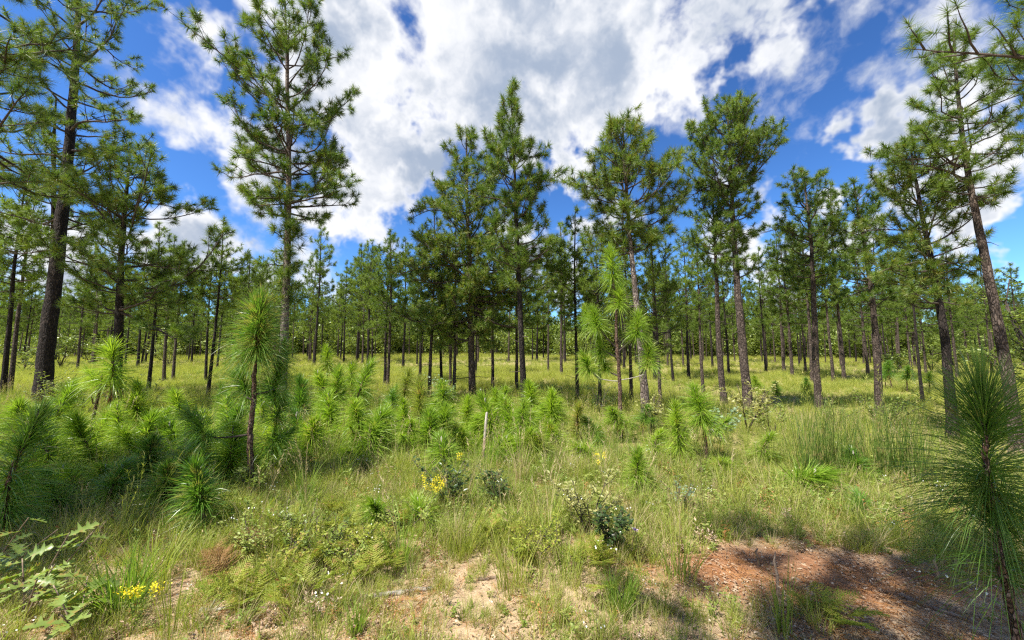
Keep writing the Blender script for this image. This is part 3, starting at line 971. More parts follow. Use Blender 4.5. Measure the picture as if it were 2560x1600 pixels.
def forb_proto(g, h, n, leaf, m=4):
    G = Geo()
    ns = 4
    Ps, Ds = [], []
    for i in range(ns):
        a = g.uniform(0, 6.28); ln = g.uniform(.1, .5)
        t = np.linspace(0, 1, 4)
        P = np.stack([np.cos(a) * ln * h * t, np.sin(a) * ln * h * t, h * g.uniform(.6, 1) * t], -1)
        V, F = ribbons(g, P[None], np.array([[.004, .004, .003, 0]])); G.add(V, F, m)
        tt = g.uniform(.15, 1, n)
        B = np.stack([np.interp(tt, t, P[:, j]) for j in range(3)], -1)
        aa = g.uniform(0, 6.28, n)
        D = np.stack([np.cos(aa), np.sin(aa), g.uniform(-.1, .8, n)], -1)
        Ps.append(B); Ds.append(D)
    leaflets(g, np.concatenate(Ps), np.concatenate(Ds), leaf * g.uniform(.6, 1.2, n * ns), leaf * .38, m, G)
    return G.arrays()


pr_brown = [forb_proto(g, .2, 10, .05, 5), forb_proto(g, .28, 9, .045, 8)]
pr_forb = [forb_proto(g, .22, 9, .055), forb_proto(g, .16, 10, .045), forb_proto(g, .3, 12, .06), forb_proto(g, .12, 8, .06)]


def litter_proto(g, n, r, kind):
    G = Geo()
    a = g.uniform(0, 6.28, n); q = r * np.sqrt(g.rand(n))
    P = np.stack([q * np.cos(a), q * np.sin(a), g.uniform(.003, .02, n)], -1)
    b = g.uniform(0, 6.28, n)
    D = np.stack([np.cos(b), np.sin(b), g.normal(0, .12, n)], -1)
    if kind == 0:
        leaflets(g, P, D, g.uniform(.018, .042, n), g.uniform(.008, .018, n), 5, G)
    else:
        V, F = needles2(g, P, unit(D), g.uniform(.12, .26, n), np.full(n, .004)); G.add(V, F, 8)
    return G.arrays()


pr_lit = [litter_proto(g, 30, .22, 0), litter_proto(g, 26, .2, 0), litter_proto(g, 24, .2, 1)]
_G = Geo(); leaflets(g, g.normal(0, .05, (9, 3)) * [1, 1, .3] + [0, 0, .22], g.normal(0, 1, (9, 3)), .016, .012, 6, _G)
pr_white = [_G.arrays()]


def emit(name, label, protos, x, y, picks, smin, smax, g, tilt=.12, dz=-.01, flat=None):
    n = len(x)
    s = g.uniform(smin, smax, n)
    sc = np.stack([s, s, s * g.uniform(.8, 1.2, n)], -1)
    if flat is not None:
        sc = sc * flat[:, None]
    rot = np.stack([g.normal(0, tilt, n), g.normal(0, tilt, n), g.uniform(0, 6.28, n)], -1)
    return scatter(name, label, protos, GM, xyz(x, y, dz), picks, rot, sc)


# near weeds and short grass (2 to 6 m)
x, y = wedge_points(g, 15500, 1.3, 6.5)
b = bareness(x, y)
keep = g.rand(len(x)) > b * 1.02
x, y = x[keep], y[keep]
p0 = pr_fine + pr_straw + pr_forb + pr_tall[:2] + pr_brown + pr_gold[:1]
mix = g.choice(len(p0), len(x), p=np.array([.10, .10, .09, .13, .12, .10, .09, .09, .06, .01, .01, .04, .02, .04]))
near = (y < 3.5) & (g.rand(len(x)) < .42)
mix = np.where(near, g.choice([3, 4, 11, 3, 4, 13], len(x)), mix)
emit('short_grass', 'short mixed grass and weeds covering the near ground', p0, x, y, mix, .55, 1.0, g, .15, flat=np.clip(.55 + (y - 2.0) * .12, .5, .85) * np.clip(1 + .4 * fbm2(x, y, 3.1, 53), .55, 1.5))
# taller grass band among the saplings (5.5 to 13 m)
x, y = wedge_points(g, 13000, 5.5, 13.5)
p1 = pr_tall + pr_fine[:2] + pr_straw[:1] + pr_forb[:2]
lush = fbm2(x, y, .5, 9)
mix = np.where(lush + g.normal(0, .5, len(x)) > .1, g.choice([0, 2, 3, 0, 1, 6], len(x)), g.choice([1, 5, 4, 7, 5, 1], len(x)))
emit('tall_grass', 'tall green grass growing among the pine saplings', p1, x, y, mix, .42, .74, g, .1, flat=np.clip(.95 + .4 * fbm2(x, y, 1.9, 52), .5, 1.45))
# golden wiregrass of the slope (11 to 66 m)
x, y = wedge_points(g, 24000, 11, 30)
x2, y2 = wedge_points(g, 24000, 30, 68)
x, y = np.concatenate([x, x2]), np.concatenate([y, y2])
p2 = pr_gold + pr_fine[:2] + pr_forb[2:3]
gold = fbm2(x, y, .22, 21)
mix = np.where(gold + g.normal(0, .35, len(x)) > -.25, g.choice([0, 1, 2], len(x)), g.choice([3, 4, 3, 4, 5], len(x)))
emit('wiregrass', 'golden wiregrass covering the open slope', p2, x, y, mix, .75, 1.15, g, .1, flat=np.clip(.75 + y * .006, .75, 1.1) * np.clip(.95 + .45 * fbm2(x, y, 1.7, 51), .45, 1.5))
# litter on the bare soil
x, y = wedge_points(g, 5200, 1.3, 5.0)
b = bareness(x, y)
keep = g.rand(len(x)) < .25 + .75 * b
red = np.hypot((x - 1.85) * .9, (y - 3.25) * 1.9)
keep &= ~((red < .7) & (g.rand(len(x)) < .4))
x, y = x[keep], y[keep]
emit('leaf_litter', 'dry leaf litter and fallen needles on the sandy soil', pr_lit, x, y, g.choice(3, len(x), p=[.3, .28, .42]), .6, 1.2, g, .06, .0)
x, y = wedge_points(g, 90, 1.5, 7.0)
emit('white_wildflowers', 'tiny white wildflowers dotted through the weeds', pr_white, x, y, np.zeros(len(x), int), .6, 1.1, g, .1, .0)
print('grass', time.time() - T0)

# far wood behind the slope: a mass of trunks, crowns and undergrowth
g = rs(411)
fp = []
for i in range(3):
    G = Geo()
    tr = bpy.data.meshes
    Ht = 10.0
    t = np.linspace(0, 1, 6)
    path = np.stack([.2 * np.sin(t * 3 + i) * t, 0 * t, Ht * t], -1)
    pr = [(3.0 + i * .6, .9), (5, 1.9), (7, 2.0), (9, 1.0), (10, .1)]
    A = grow_pine(500 + i, path, .11, pr, 30, 14, .34, .05, .55, 0, 50, trunk_sides=5, gap=.1, dead_stubs=4)
    G.add(*A[0], 1); V, F = join(A[1]); G.add(V, F, 1); G.add(*A[2], 0)
    fp.append(G.arrays())
for i in range(3):
    G = Geo()
    n = 700
    d = unit(g.normal(0, 1, (n, 3))); rr = g.rand(n) ** .4
    lob = g.normal(0, .45, (7, 3)) * [1, 1, .6]
    P = d * rr[:, None] * [.9, .9, .9] + lob[g.randint(7, size=n)]
    P[:, 2] = P[:, 2] * 1.1 + 1.35
    P = P[P[:, 2] > .02]
    leaflets(g, P, unit(P - [0, 0, .6]) + g.normal(0, .6, P.shape), .2, .13, 2, G)
    V, F = tube(np.array([[0, 0, 0], [.1, 0, .8], [0, .1, 1.6]]), .05, 4); G.add(V, F, 1)
    fp.append(G.arrays())
x, y = wedge_points(g, 520, 64, 125, 1.6)
n1 = len(x)
x2, y2 = wedge_points(g, 1300, 58, 105, 1.6)
keep = ~((np.abs(1280 + x / y * F_PX - 1368) < 34))
x, y = x[keep], y[keep]; n1 = len(x)
xs = np.concatenate([x, x2]); ys = np.concatenate([y, y2])
pk = np.concatenate([g.randint(0, 3, n1), g.randint(3, 6, len(x2))])
s = np.concatenate([g.uniform(.85, 1.35, n1), g.uniform(1.0, 2.7, len(x2))])
rot = np.stack([0 * xs, 0 * xs, g.uniform(0, 6.28, len(xs))], -1)
scatter('forest', 'far pine wood and undergrowth closing off the slope', fp, [M['needle_far'], M['bark_dark'], M['shrub']], xyz(xs, ys, -.05), pk, rot, np.stack([s, s, s], -1))
print('forest', time.time() - T0)


# ------------------------------------------------------------------ pine saplings
def brush(g, path, n, nl, nw, m=4, top_tilt=10, low_tilt=104, droop=.35, tip_short=.75):
    """bottlebrush of long needles along a shoot; path runs from its foot to its tip"""
    path = np.asarray(path, float)
    tiers = np.array([.12, .42, .70, .93]) + g.normal(0, .04, 4)
    t = np.clip(np.where(g.rand(n) < .6, tiers[g.randint(4, size=n)] + g.normal(0, .075, n), g.rand(n)), 0, 1)
    s = np.linspace(0, 1, len(path))
    B = np.stack([np.interp(t, s, path[:, j]) for j in range(3)], -1)
    A = unit(np.gradient(path, axis=0))
    A = unit(np.stack([np.interp(t, s, A[:, j]) for j in range(3)], -1))
    th = np.radians(low_tilt + (top_tilt - low_tilt) * t ** 1.05 + g.normal(0, 17, n))
    D = unit(A * np.cos(th)[:, None] + perp(g, A) * np.sin(th)[:, None])
    L = nl * g.uniform(.55, 1.15, n) * (1 - (1 - tip_short) * t ** 3)
    q = np.linspace(0, 1, m)
    dr = 1.5 * droop * g.uniform(.3, 1.6, n) * (1.2 - .85 * t)
    P = B[:, None] + D[:, None] * (q[None, :, None] * L[:, None, None])
    P[..., 2] -= (dr * L)[:, None] * q[None] ** 2.2
    W = nw * g.uniform(.8, 1.2, n)[:, None] * (1 - .55 * q[None] ** 2)
    return ribbons(g, P, W)


def stem_path(g, h, bend=.04, n=7):
    t = np.linspace(0, 1, n)
    return np.stack([bend * np.sin(t * 3 + g.uniform(0, 6)) * t, bend * np.sin(t * 2.4 + g.uniform(0, 6)) * t, h * t], -1)


# sapling variants: (stem height, brush length, needles, needle length) in metres
SV = []
SPEC = [(1.25, .98, 820, .34, 0), (.95, .84, 800, .35, 0), (.62, .58, 700, .36, 0), (.34, .32, 620, .38, 0), (1.45, .62, 560, .34, 1), (1.05, .80, 760, .34, 0), (1.3, .9, 700, .3, 1)]
for i, (h, bl, n, nl, extra) in enumerate(SPEC * 3):
    g = rs(600 + i)
    h *= g.uniform(.94, 1.06); bl = min(bl * g.uniform(.85, 1.1), h * .96); nl *= g.uniform(.9, 1.12)
    p = stem_path(g, h, g.uniform(.03, .12))
    st = Geo().add(*tube(p, np.linspace(.021, .012, len(p)), 7))
    s = np.linspace(0, 1, len(p)); f0 = max(0, 1 - bl / h)
    q = np.linspace(f0, 1, 6)
    bp = np.stack([np.interp(q, s, p[:, j]) for j in range(3)], -1)
    nb = Geo().add(*brush(g, bp, int(n * 1.7 * g.uniform(.75, 1.1)), nl, .0066, 4))
    side = []
    for k in range(extra):
        a = g.uniform(0, 6.28); z = h * g.uniform(.42, .6)
        c = np.array([np.interp(z, p[:, 2], p[:, 0]), np.interp(z, p[:, 2], p[:, 1]), z])
        bpth = np.array([c, c + np.array([math.cos(a), math.sin(a), .15]) * .16, c + np.array([math.cos(a) * .27, math.sin(a) * .27, .2])])
        st.add(*tube(bpth, [.009, .007, .006], 5))
        nb.add(*brush(g, bpth[1:], 170, nl * .75, .006, 3))
    meshes = {}
    for key in ('needle_yng', 'needle_dark', 'needle_pale', 'needle_tuft'):
        meshes[key] = nb.mesh('needles', M[key])
    # a few rusty hanging needles below the brush and a pale bud on top
    lowp = np.stack([np.interp([max(f0 - .16, 0), f0 + .02], s, p[:, j]) for j in range(3)], -1)
    dn = Geo().add(*brush(g, lowp, 60, nl * .7, .005, 3, 120, 160, .2)).mesh('dead_needles', M['dead_needle'])
    bud = Geo().add(*tube(np.array([p[-1] - [0, 0, .02], p[-1] + [0, 0, .05], p[-1] + [0, 0, .1]]), [.012, .011, .005], 6)).mesh('bud', M['dead'])
    SV.append((st.mesh('stem', M['bark_young'], True), meshes, dn, bud, h))

# (centre px, top px y, foot px y, variant, dark, label)
SAP = [
    (250, 832, 1100, 4, 0, 'double-stemmed sapling with tall bright brush in front of the crooked pine'),
    (24, 985, 1345, 1, 1, 'shaded sapling cut by the edge, nearest beside the dark trunk foot'),
    (104, 1015, 1215, 1, 0, 'bushy sapling just right of the one cut by the edge'),
    (122, 1000, 1130, 2, 0, 'small sapling top showing at the foot of the massive pine'),
    (376, 965, 1090, 2, 0, 'pale-tufted sapling between the double-stemmed sapling and the tall bottlebrush'),
    (432, 962, 1100, 1, 0, 'wide feathery sapling behind the shaded row, left of the tall bottlebrush'),
    (425, 1030, 1150, 2, 0, 'bright upright sapling in front of the wide feathery one'),
    (312, 1048, 1170, 1, 0, 'slim bright sapling between the double-stemmed one and the shaded dark one'),
    (366, 1068, 1225, 2, 1, 'dark shaded sapling left of the large shaded tussock sapling'),
    (512, 1112, 1330, 2, 1, 'large shaded sapling with long weeping needles, left of the tall bottlebrush foot'),
    (190, 1130, 1225, 3, 0, 'low sunlit sapling in the bright patch near the left shade'),
    (262, 1120, 1215, 3, 0, 'low sunlit sapling in the bright patch under the double-stemmed one'),
    (815, 856, 985, 4, 0, 'thin distant-topped sapling right of the tallest ragged pine'),
    (830, 905, 1060, 0, 0, 'bright sapling in two tiers right of the tallest ragged pine'),
    (818, 965, 1110, 1, 0, 'bright full sapling in front of the two-tiered one'),
    (780, 1022, 1150, 2, 0, 'stout bright sapling just right of the tall bottlebrush sapling'),
    (732, 1008, 1130, 2, 1, 'dark green sapling tucked behind the tall bottlebrush stem'),
    (893, 895, 1030, 4, 0, 'slender sapling with small high brush and bare stem'),
    (897, 985, 1135, 0, 0, 'broad hanging sapling below the slender high-brushed one'),
    (958, 1000, 1130, 0, 0, 'feathery sapling right of the broad hanging one'),
    (960, 950, 1060, 1, 0, 'yellowish sapling standing behind the feathery ones'),
    (1010, 915, 1060, 4, 0, 'lollipop sapling with round brush on a bare stem'),
    (1043, 930, 1090, 0, 0, 'tall full sapling beside the round-brushed lollipop one'),
    (1010, 985, 1130, 0, 0, 'drooping sapling with reddish stem in front of the lollipop one'),
    (912, 1092, 1150, 3, 0, 'low grassy sapling in front of the broad hanging one'),
    (1068, 1032, 1130, 1, 1, 'darker sapling between the drooping one and the wide low one'),
    (1092, 985, 1090, 1, 0, 'narrow upright sapling in front of the cone-shaped pine'),
    (1130, 1040, 1140, 1, 0, 'soft bright sapling left of the white stake'),
    (1110, 1068, 1185, 2, 0, 'wide low sapling nearest the grass, left of the white stake'),
    (1173, 978, 1110, 0, 0, 'upright sapling directly behind the white stake'),
    (1192, 1030, 1130, 4, 0, 'thin sapling touching the white stake'),
    (1276, 975, 1130, 1, 0, 'big bright sapling just right of the white stake'),
    (1333, 943, 1075, 0, 0, 'narrow sapling in front of the spire pine trunk'),
    (1328, 1012, 1110, 1, 0, 'short sapling right of the big bright one'),
    (1364, 1002, 1100, 0, 0, 'thin upright sapling in the gap right of the spire pine'),
    (1352, 1070, 1150, 2, 0, 'leafy low sapling below the thin upright one'),
    (1446, 992, 1110, 1, 0, 'bright narrow sapling left of the many-tufted sapling'),
    (1476, 1032, 1110, 2, 1, 'short darker sapling left of the many-tufted sapling foot'),
    (1540, 1010, 1100, 4, 0, 'star-shaped sapling at the foot of the many-tufted sapling'),
    (1608, 1003, 1100, 4, 1, 'dark star-shaped sapling against the white flaking trunk'),
    (1597, 1098, 1225, 2, 0, 'fountain-like bright sapling low in the grass before the white trunk'),
    (1697, 988, 1160, 0, 0, 'dark-stemmed sapling with drooping brush, left of the lollipop with reddish stem'),
    (1770, 950, 1165, 4, 0, 'lollipop sapling on a reddish stem left of the pale shrub'),
    (1910, 1068, 1160, 1, 0, 'yellow-green sapling right of the pale shrub'),
    (1800, 1120, 1180, 3, 0, 'tiny grassy sapling below the reddish-stemmed lollipop'),
    (1985, 1130, 1225, 3, 0, 'blue-green grassy sapling in front of the dark tall grass'),
    (2140, 1110, 1190, 2, 1, 'brownish sapling inside the dark tall grass'),
    (2156, 1215, 1290, 3, 1, 'low dark tufted sapling at the edge of the bare track'),
    (940, 1210, 1300, 3, 0, 'grass-stage sapling tuft left of the goldenrod'),
    (1065, 1215, 1310, 3, 0, 'grass-stage sapling tuft under the goldenrod flowers'),
    (2015, 938, 985, 2, 1, 'tiny dark sapling alone on the open slope'),
    (1897, 935, 975, 2, 0, 'small leafy sapling on the slope right of the dome-crowned pine'),
    (1943, 948, 985, 2, 1, 'tiny shadowed sapling left of the lone dark one'),
    (2213, 905, 970, 4, 1, 'thin slope sapling left of a pair by the silvery-limbed pine'),
    (2232, 898, 975, 4, 1, 'thin slope sapling nearest the silvery-limbed pine'),
    (2268, 910, 978, 4, 1, 'thin slope sapling between the peeling trunk and the dark trunk'),
    (2325, 925, 980, 4, 0, 'thin slope sapling close behind the near dark sapling'),
    (500, 1008, 1130, 1, 0, 'sunlit sapling behind the side branch of the tall bottlebrush'),
    (1232, 1062, 1150, 3, 0, 'low tuft sapling just right of the stake foot'),
    (690, 1015, 1185, 1, 0, 'long-needled sapling pressed against the right of the tall bottlebrush stem'),
    (560, 1045, 1195, 2, 0, 'long-needled sapling just left of the tall bottlebrush stem, under its side branch'),
    (600, 985, 1150, 1, 1, 'dark sapling behind the tall bottlebrush stem on its left'),
    (462, 1075, 1225, 2, 1, 'shaded sapling between the weeping sapling and the dark shaded one'),
    (415, 1130, 1270, 2, 1, 'low shaded sapling in front of the dark shaded one'),
    (290, 1135, 1265, 2, 1, 'low shaded sapling below the bright patch'),
    (150, 1150, 1300, 2, 1, 'shaded sapling in the gloom beside the edge sapling'),
    (670, 1000, 1120, 1, 0, 'sunlit sapling showing just right of the tall bottlebrush stem'),
    (855, 1030, 1125, 1, 0, 'soft sapling crowded between the stout bright one and the broad hanging one'),
    (740, 940, 1060, 0, 0, 'pale sapling standing beside the ragged pine foot'),
    (1160, 1055, 1140, 2, 0, 'short full sapling immediately left of the white stake foot'),
    (1300, 1050, 1150, 2, 0, 'bushy low sapling right of the dry arching stems'),
    (1400, 1040, 1130, 2, 0, 'low sapling alone in the grass right of the spire pine foot'),
    (1640, 1060, 1150, 1, 0, 'soft low sapling beside the yellow-leaved bush'),
    (980, 1050, 1140, 2, 0, 'low bright sapling in front of the feathery ones'),
    (560, 960, 1100, 0, 0, 'pale feathery sapling behind the tall bottlebrush, on its far side'),
    (60, 1030, 1200, 1, 0, 'bright sapling filling the gap beside the edge sapling'),
    (160, 985, 1090, 1, 0, 'pale sapling behind the bushy one near the massive pine'),
    (1470, 1085, 1150, 3, 0, 'low tuft sapling between the fountain-like one and the dry arching stems'),
]
g = rs(639)
fill = []
for k in range(34):
    px = float(np.clip(40 + k * 41 + g.normal(0, 14), 20, 1450)); fpy = g.uniform(1050, 1150) + (35 if px < 500 else 0)
    fill.append((px, fpy - g.uniform(95, 175), fpy, int(g.choice([0, 1, 2, 4, 5, 6])), int(g.rand() < .12)))
fill.sort()
for k, f in enumerate(fill):
    SAP.append(f + ('%s half-hidden sapling from the left in the thick of the sapling band' % TENS[k],))
g = rs(640)
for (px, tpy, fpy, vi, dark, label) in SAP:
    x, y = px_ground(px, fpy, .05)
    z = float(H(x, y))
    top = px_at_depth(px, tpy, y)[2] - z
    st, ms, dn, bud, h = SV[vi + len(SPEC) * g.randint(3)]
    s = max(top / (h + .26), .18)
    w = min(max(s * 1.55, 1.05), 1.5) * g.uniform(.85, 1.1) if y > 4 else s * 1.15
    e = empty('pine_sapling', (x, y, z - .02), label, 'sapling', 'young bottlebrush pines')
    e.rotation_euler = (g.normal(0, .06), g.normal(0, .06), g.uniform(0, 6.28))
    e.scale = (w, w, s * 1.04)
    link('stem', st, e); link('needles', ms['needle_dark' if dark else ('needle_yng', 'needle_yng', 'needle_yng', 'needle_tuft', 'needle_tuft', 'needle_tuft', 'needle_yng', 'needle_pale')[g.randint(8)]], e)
    if label.startswith('double-stemmed'):
        st2 = link('stem', st, e)
        st2.location = (.09, .05, 0); st2.rotation_euler = (.02, -.04, 2.0); st2.scale = (1, 1, .72)
    if vi != 3:
        link('dead_needles', dn, e)
    link('bud', bud, e)
print('saplings', time.time() - T0)


def hero_sapling(name, label, foot_px, zoff, stem_px, rad, tufts, needle, n_big, nl, nw, Y=None, lean_y=0.0, dens=1.0):
    """sapling traced from its stem line (px) with needle tufts at (px, py, direction px, size, depth offset)"""
    x, y = px_ground(*foot_px, zoff)
    if Y is not None:
        x, y = x * Y / y, Y
    z = float(H(x, y)); base = np.array([x, y, z])
    e = empty(name, tuple(base), label, 'sapling', None)
    pts = [np.array([0, 0, -.05])]
    for (px, py) in stem_px:
        pts.append(px_at_depth(px, py, y) - base)
    pts = np.array(pts)
    # smooth the stem
    t = np.linspace(0, len(pts) - 1, 4 * len(pts))
    sp = np.stack([np.interp(t, np.arange(len(pts)), pts[:, j]) for j in range(3)], -1)
    g = rs(int(foot_px[0]))
    sp[1:-1] += g.normal(0, .004, sp[1:-1].shape)
    link('stem', Geo().add(*tube(sp, np.linspace(rad, rad * .45, len(sp)), 9)).mesh('stem', M['bark_young'], True), e)
    for (kind, p0, p1, n, size, dy) in tufts:
        a = px_at_depth(*p0, y) - base; b = px_at_depth(*p1, y) - base
        b = b + [0, dy, 0]
        if kind == 'branch':
            mid = (a + b) / 2 + [0, 0, -.03]
            t = np.linspace(0, 1, 7)[:, None]
            pth = a * (1 - t) ** 2 + 2 * mid * t * (1 - t) + b * t ** 2
            link('branch', Geo().add(*tube(pth, np.linspace(rad * (.42 if size == 0 else .25), rad * .2, 7), 6)).mesh('branch', M['limb' if size == 0 else 'dead'], True), e)
        else:
            a = a + [0, dy, 0]
            t = np.linspace(0, 1, 6)[:, None]
            pth = a * (1 - t) + b * t
            link('needle_tuft', Geo().add(*brush(g, pth, int(n * (1.8 if needle == 'needle_tuft' else 1.2)), nl * size, nw, 5, 8, 108 if kind == 'top' else 100, .3)).mesh('needle_tuft', M[needle]), e)
    return e


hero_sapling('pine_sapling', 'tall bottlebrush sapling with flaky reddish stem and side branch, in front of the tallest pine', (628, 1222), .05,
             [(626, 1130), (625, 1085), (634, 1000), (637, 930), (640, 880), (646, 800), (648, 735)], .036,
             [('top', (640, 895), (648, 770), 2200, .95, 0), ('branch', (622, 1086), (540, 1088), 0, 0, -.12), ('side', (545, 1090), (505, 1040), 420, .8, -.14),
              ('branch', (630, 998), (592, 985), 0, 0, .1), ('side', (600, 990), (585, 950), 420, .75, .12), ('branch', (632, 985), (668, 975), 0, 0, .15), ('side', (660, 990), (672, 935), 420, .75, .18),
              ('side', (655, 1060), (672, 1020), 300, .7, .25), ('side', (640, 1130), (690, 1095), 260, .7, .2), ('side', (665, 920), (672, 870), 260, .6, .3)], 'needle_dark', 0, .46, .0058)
hero_sapling('pine_sapling', 'many-tufted sapling carrying nine brushes on crooked arms in front of the white trunk', (1552, 1085), .05,
             [(1551, 1040), (1550, 985), (1546, 900), (1541, 850), (1540, 780), (1532, 700), (1528, 660)], .045,
             [('top', (1534, 705), (1526, 632), 480, 1.0, 0), ('side', (1543, 770), (1546, 735), 340, .9, -.1),
              ('branch', (1541, 870), (1492, 815), 0, 0, 0), ('side', (1496, 825), (1482, 780), 360, .85, 0),
              ('branch', (1545, 880), (1585, 835), 0, 0, -.2), ('side', (1584, 845), (1586, 795), 400, .9, -.2),
              ('branch', (1545, 895), (1512, 870), 0, 0, .3), ('side', (1514, 890), (1505, 850), 330, .8, .3),
              ('branch', (1550, 950), (1602, 935), 0, 1, -.2), ('branch', (1602, 935), (1612, 905), 0, 0, -.2), ('side', (1612, 915), (1612, 870), 400, .9, -.2),
              ('branch', (1550, 953), (1497, 946), 0, 1, .1), ('branch', (1497, 946), (1478, 925), 0, 0, .1), ('side', (1478, 930), (1464, 895), 380, .85, .1),
              ('branch', (1548, 940), (1525, 925), 0, 0, .4), ('side', (1527, 930), (1520, 895), 300, .75, .4),
              ('side', (1478, 815), (1470, 770), 240, .7, .3)], 'needle_tuft', 0, .40, .0072, Y=7.7)
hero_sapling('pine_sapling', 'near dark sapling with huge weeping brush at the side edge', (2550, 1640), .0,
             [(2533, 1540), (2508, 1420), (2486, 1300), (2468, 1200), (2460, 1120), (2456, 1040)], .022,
             [('top', (2484, 1300), (2456, 1000), 1350, 1.0, 0), ('side', (2522, 1460), (2482, 1290), 420, 1.0, 0)], 'needle_shade', 0, .48, .0034, Y=2.05)
print('hero saplings', time.time() - T0)


# ------------------------------------------------------------------ undergrowth things
def frond(g, L=.42):
    """bracken blade: a stalk with paired, toothed side leaves"""
    G = Geo()
    n = 15
    t = np.linspace(0, 1, 8)
    P = np.stack([L * .75 * t ** 1.4, 0 * t, L * (t - .42 * t ** 2.2)], -1)
    V, F = ribbons(g, P[None], np.linspace(.006, .001, 8)[None], np.array([[0, 1.0, 0]])); G.add(V, F)
    for i in range(n):
        s = .34 + .64 * i / (n - 1)
        c = np.array([np.interp(s, t, P[:, j]) for j in range(3)])
        tg = unit(np.array([np.interp(min(s + .05, 1), t, P[:, j]) for j in range(3)]) - c) if s < .97 else unit(P[-1] - P[-2])
        ll = L * .42 * (1 - (s - .34) / .70) ** .85 + .012
        for sd in (-1, 1):
            d = unit(np.array([0, sd, 0]) * .9 + tg * .5 + [0, 0, g.uniform(-.15, .1)])
            k = max(4, int(ll / .014))
            tt = (np.arange(k) + .5) / k
            B = c + d * (tt * ll)[:, None]
            w = ll * .20 * (1 - tt * .85)
            pr_ = unit(np.cross(d, [0, 0, 1.0]))
            for q in (-1, 1):
                D = unit(pr_ * q + d * .55 + g.normal(0, .1, (k, 3)))
                V, F = needles2(g, B, D, w * g.uniform(.6, 1.2, k) + .004, np.full(k, .010)); G.add(V, F)
            V, F = ribbons(g, np.stack([c, c + d * ll * .5, c + d * ll])[None], np.array([[.008, .006, 0]]), pr_[None]); G.add(V, F)
    return G


FR = {k: [frond(rs(700 + i), .5).mesh('frond', M[k]) for i in range(3)] for k in ('fern', 'fern_brown')}
FERN = [(640, 1440), (700, 1400), (760, 1370), (820, 1420), (880, 1390), (600, 1390), (560, 1470), (690, 1480), (780, 1460), (860, 1480), (930, 1350), (960, 1400), (740, 1520), (640, 1530), (1000, 1330),
        (1250, 1370), (1290, 1400), (1220, 1360), (900, 1300), (820, 1300), (740, 1310), (660, 1320), (980, 1440), (560, 1420), (700, 1350), (1450, 1420), (1540, 1500), (1500, 1430), (940, 1460), (2040, 1560), (2110, 1570), (860, 1340), (780, 1410), (600, 1500)]
BROWN = {6, 23}
g = rs(710)
FL = ['bright', 'yellowing', 'curling', 'feathery', 'low', 'leaning', 'tangled', 'spreading']
for i, (px, py) in enumerate(FERN):
    x, y = px_ground(px, py)
    brown = i in BROWN
    where = 'fern patch' if px < 1030 else ('weeds by the dark shrub' if px < 1600 else 'shaded track')
    row = 0 if py >= 1440 else (1 if py >= 1380 else 2)
    mates = sorted(q[0] + .01 * k for k, q in enumerate(FERN) if (q[0] < 1030) == (px < 1030) and (q[0] < 1600) == (px < 1600) and (0 if q[1] >= 1440 else (1 if q[1] >= 1380 else 2)) == row)
    rank = ORD[mates.index(px + .01 * i)]
    e = empty('bracken_fern', (x, y, float(H(x, y)) - .01), '%s %s fern from the left in the %s row, %s' % (rank, 'withered' if brown else 'yellow-green', ['front', 'middle', 'back'][row], where), 'fern', 'bracken ferns ' + where)
    e.rotation_euler = (0, 0, g.uniform(0, 6.28))
    for k in range(g.randint(4, 7)):
        f = link('frond', FR['fern_brown' if brown else 'fern'][g.randint(3)], e)
        f.rotation_euler = (g.normal(0, .4), g.uniform(-.7, .3), k * 1.25 + g.normal(0, .5))
        s = g.uniform(.36, .68)
        f.scale = (s, s, s)
        f.location = (g.normal(0, .03), g.normal(0, .03), 0)


def shrub(name, px, py, h, w, n, leaf, mat, label, seed, group=None, narrow=.45, stems=6, xy=None, twig=None):
    g = rs(seed)
    x, y = xy if xy else px_ground(px, py)
    e = empty(name, (x, y, float(H(x, y)) - .02), label, 'shrub', group)
    SG = Geo(); Ps = []; Ds = []
    per = max(3, n // (stems * 4))
    for i in range(stems):
        a = g.uniform(0, 6.28); r = w / 2 * g.uniform(.35, 1.0); hh = h * g.uniform(.65, 1.0)
        t = np.linspace(0, 1, 6)
        P = np.stack([np.cos(a) * r * t ** 1.2, np.sin(a) * r * t ** 1.2, hh * t], -1) + np.cumsum(g.normal(0, .02 * h, (6, 3)) * [[0], [1], [1], [1], [1], [1]], 0)
        SG.add(*tube(P, np.linspace(1, .4, 6) * (.003 + .008 * h), 5))
        for k in range(4):
            s = g.uniform(.3, 1); c = np.array([np.interp(s, t, P[:, j]) for j in range(3)])
            a2 = a + g.normal(0, 1.2); bl = w * g.uniform(.12, .35)
            q = np.stack([c, c + np.array([math.cos(a2), math.sin(a2), .5]) * bl * .5, c + np.array([math.cos(a2), math.sin(a2), .8]) * bl])
            SG.add(*tube(q, np.array([1, .8, .6]) * (.002 + .003 * h), 4))
            tt = g.uniform(.15, 1.05, per)
            B = np.stack([np.interp(tt, [0, .5, 1], q[:, j]) for j in range(3)], -1) + g.normal(0, leaf * .35, (per, 3))
            aa = g.uniform(0, 6.28, per)
            Ps.append(B); Ds.append(np.stack([np.cos(aa), np.sin(aa), g.uniform(-.3, .7, per)], -1))
    Ps = np.concatenate(Ps); Ds = np.concatenate(Ds)
    Ps[:, 2] = np.maximum(Ps[:, 2], .03)
    link('stems', SG.mesh('stems', M['limb']), e)
    link('leaves', leaflets(g, Ps, Ds, leaf * g.uniform(.6, 1.15, len(Ps)), leaf * narrow * g.uniform(.8, 1.2, len(Ps)), 0).mesh('leaves', M[mat]), e)
    return e


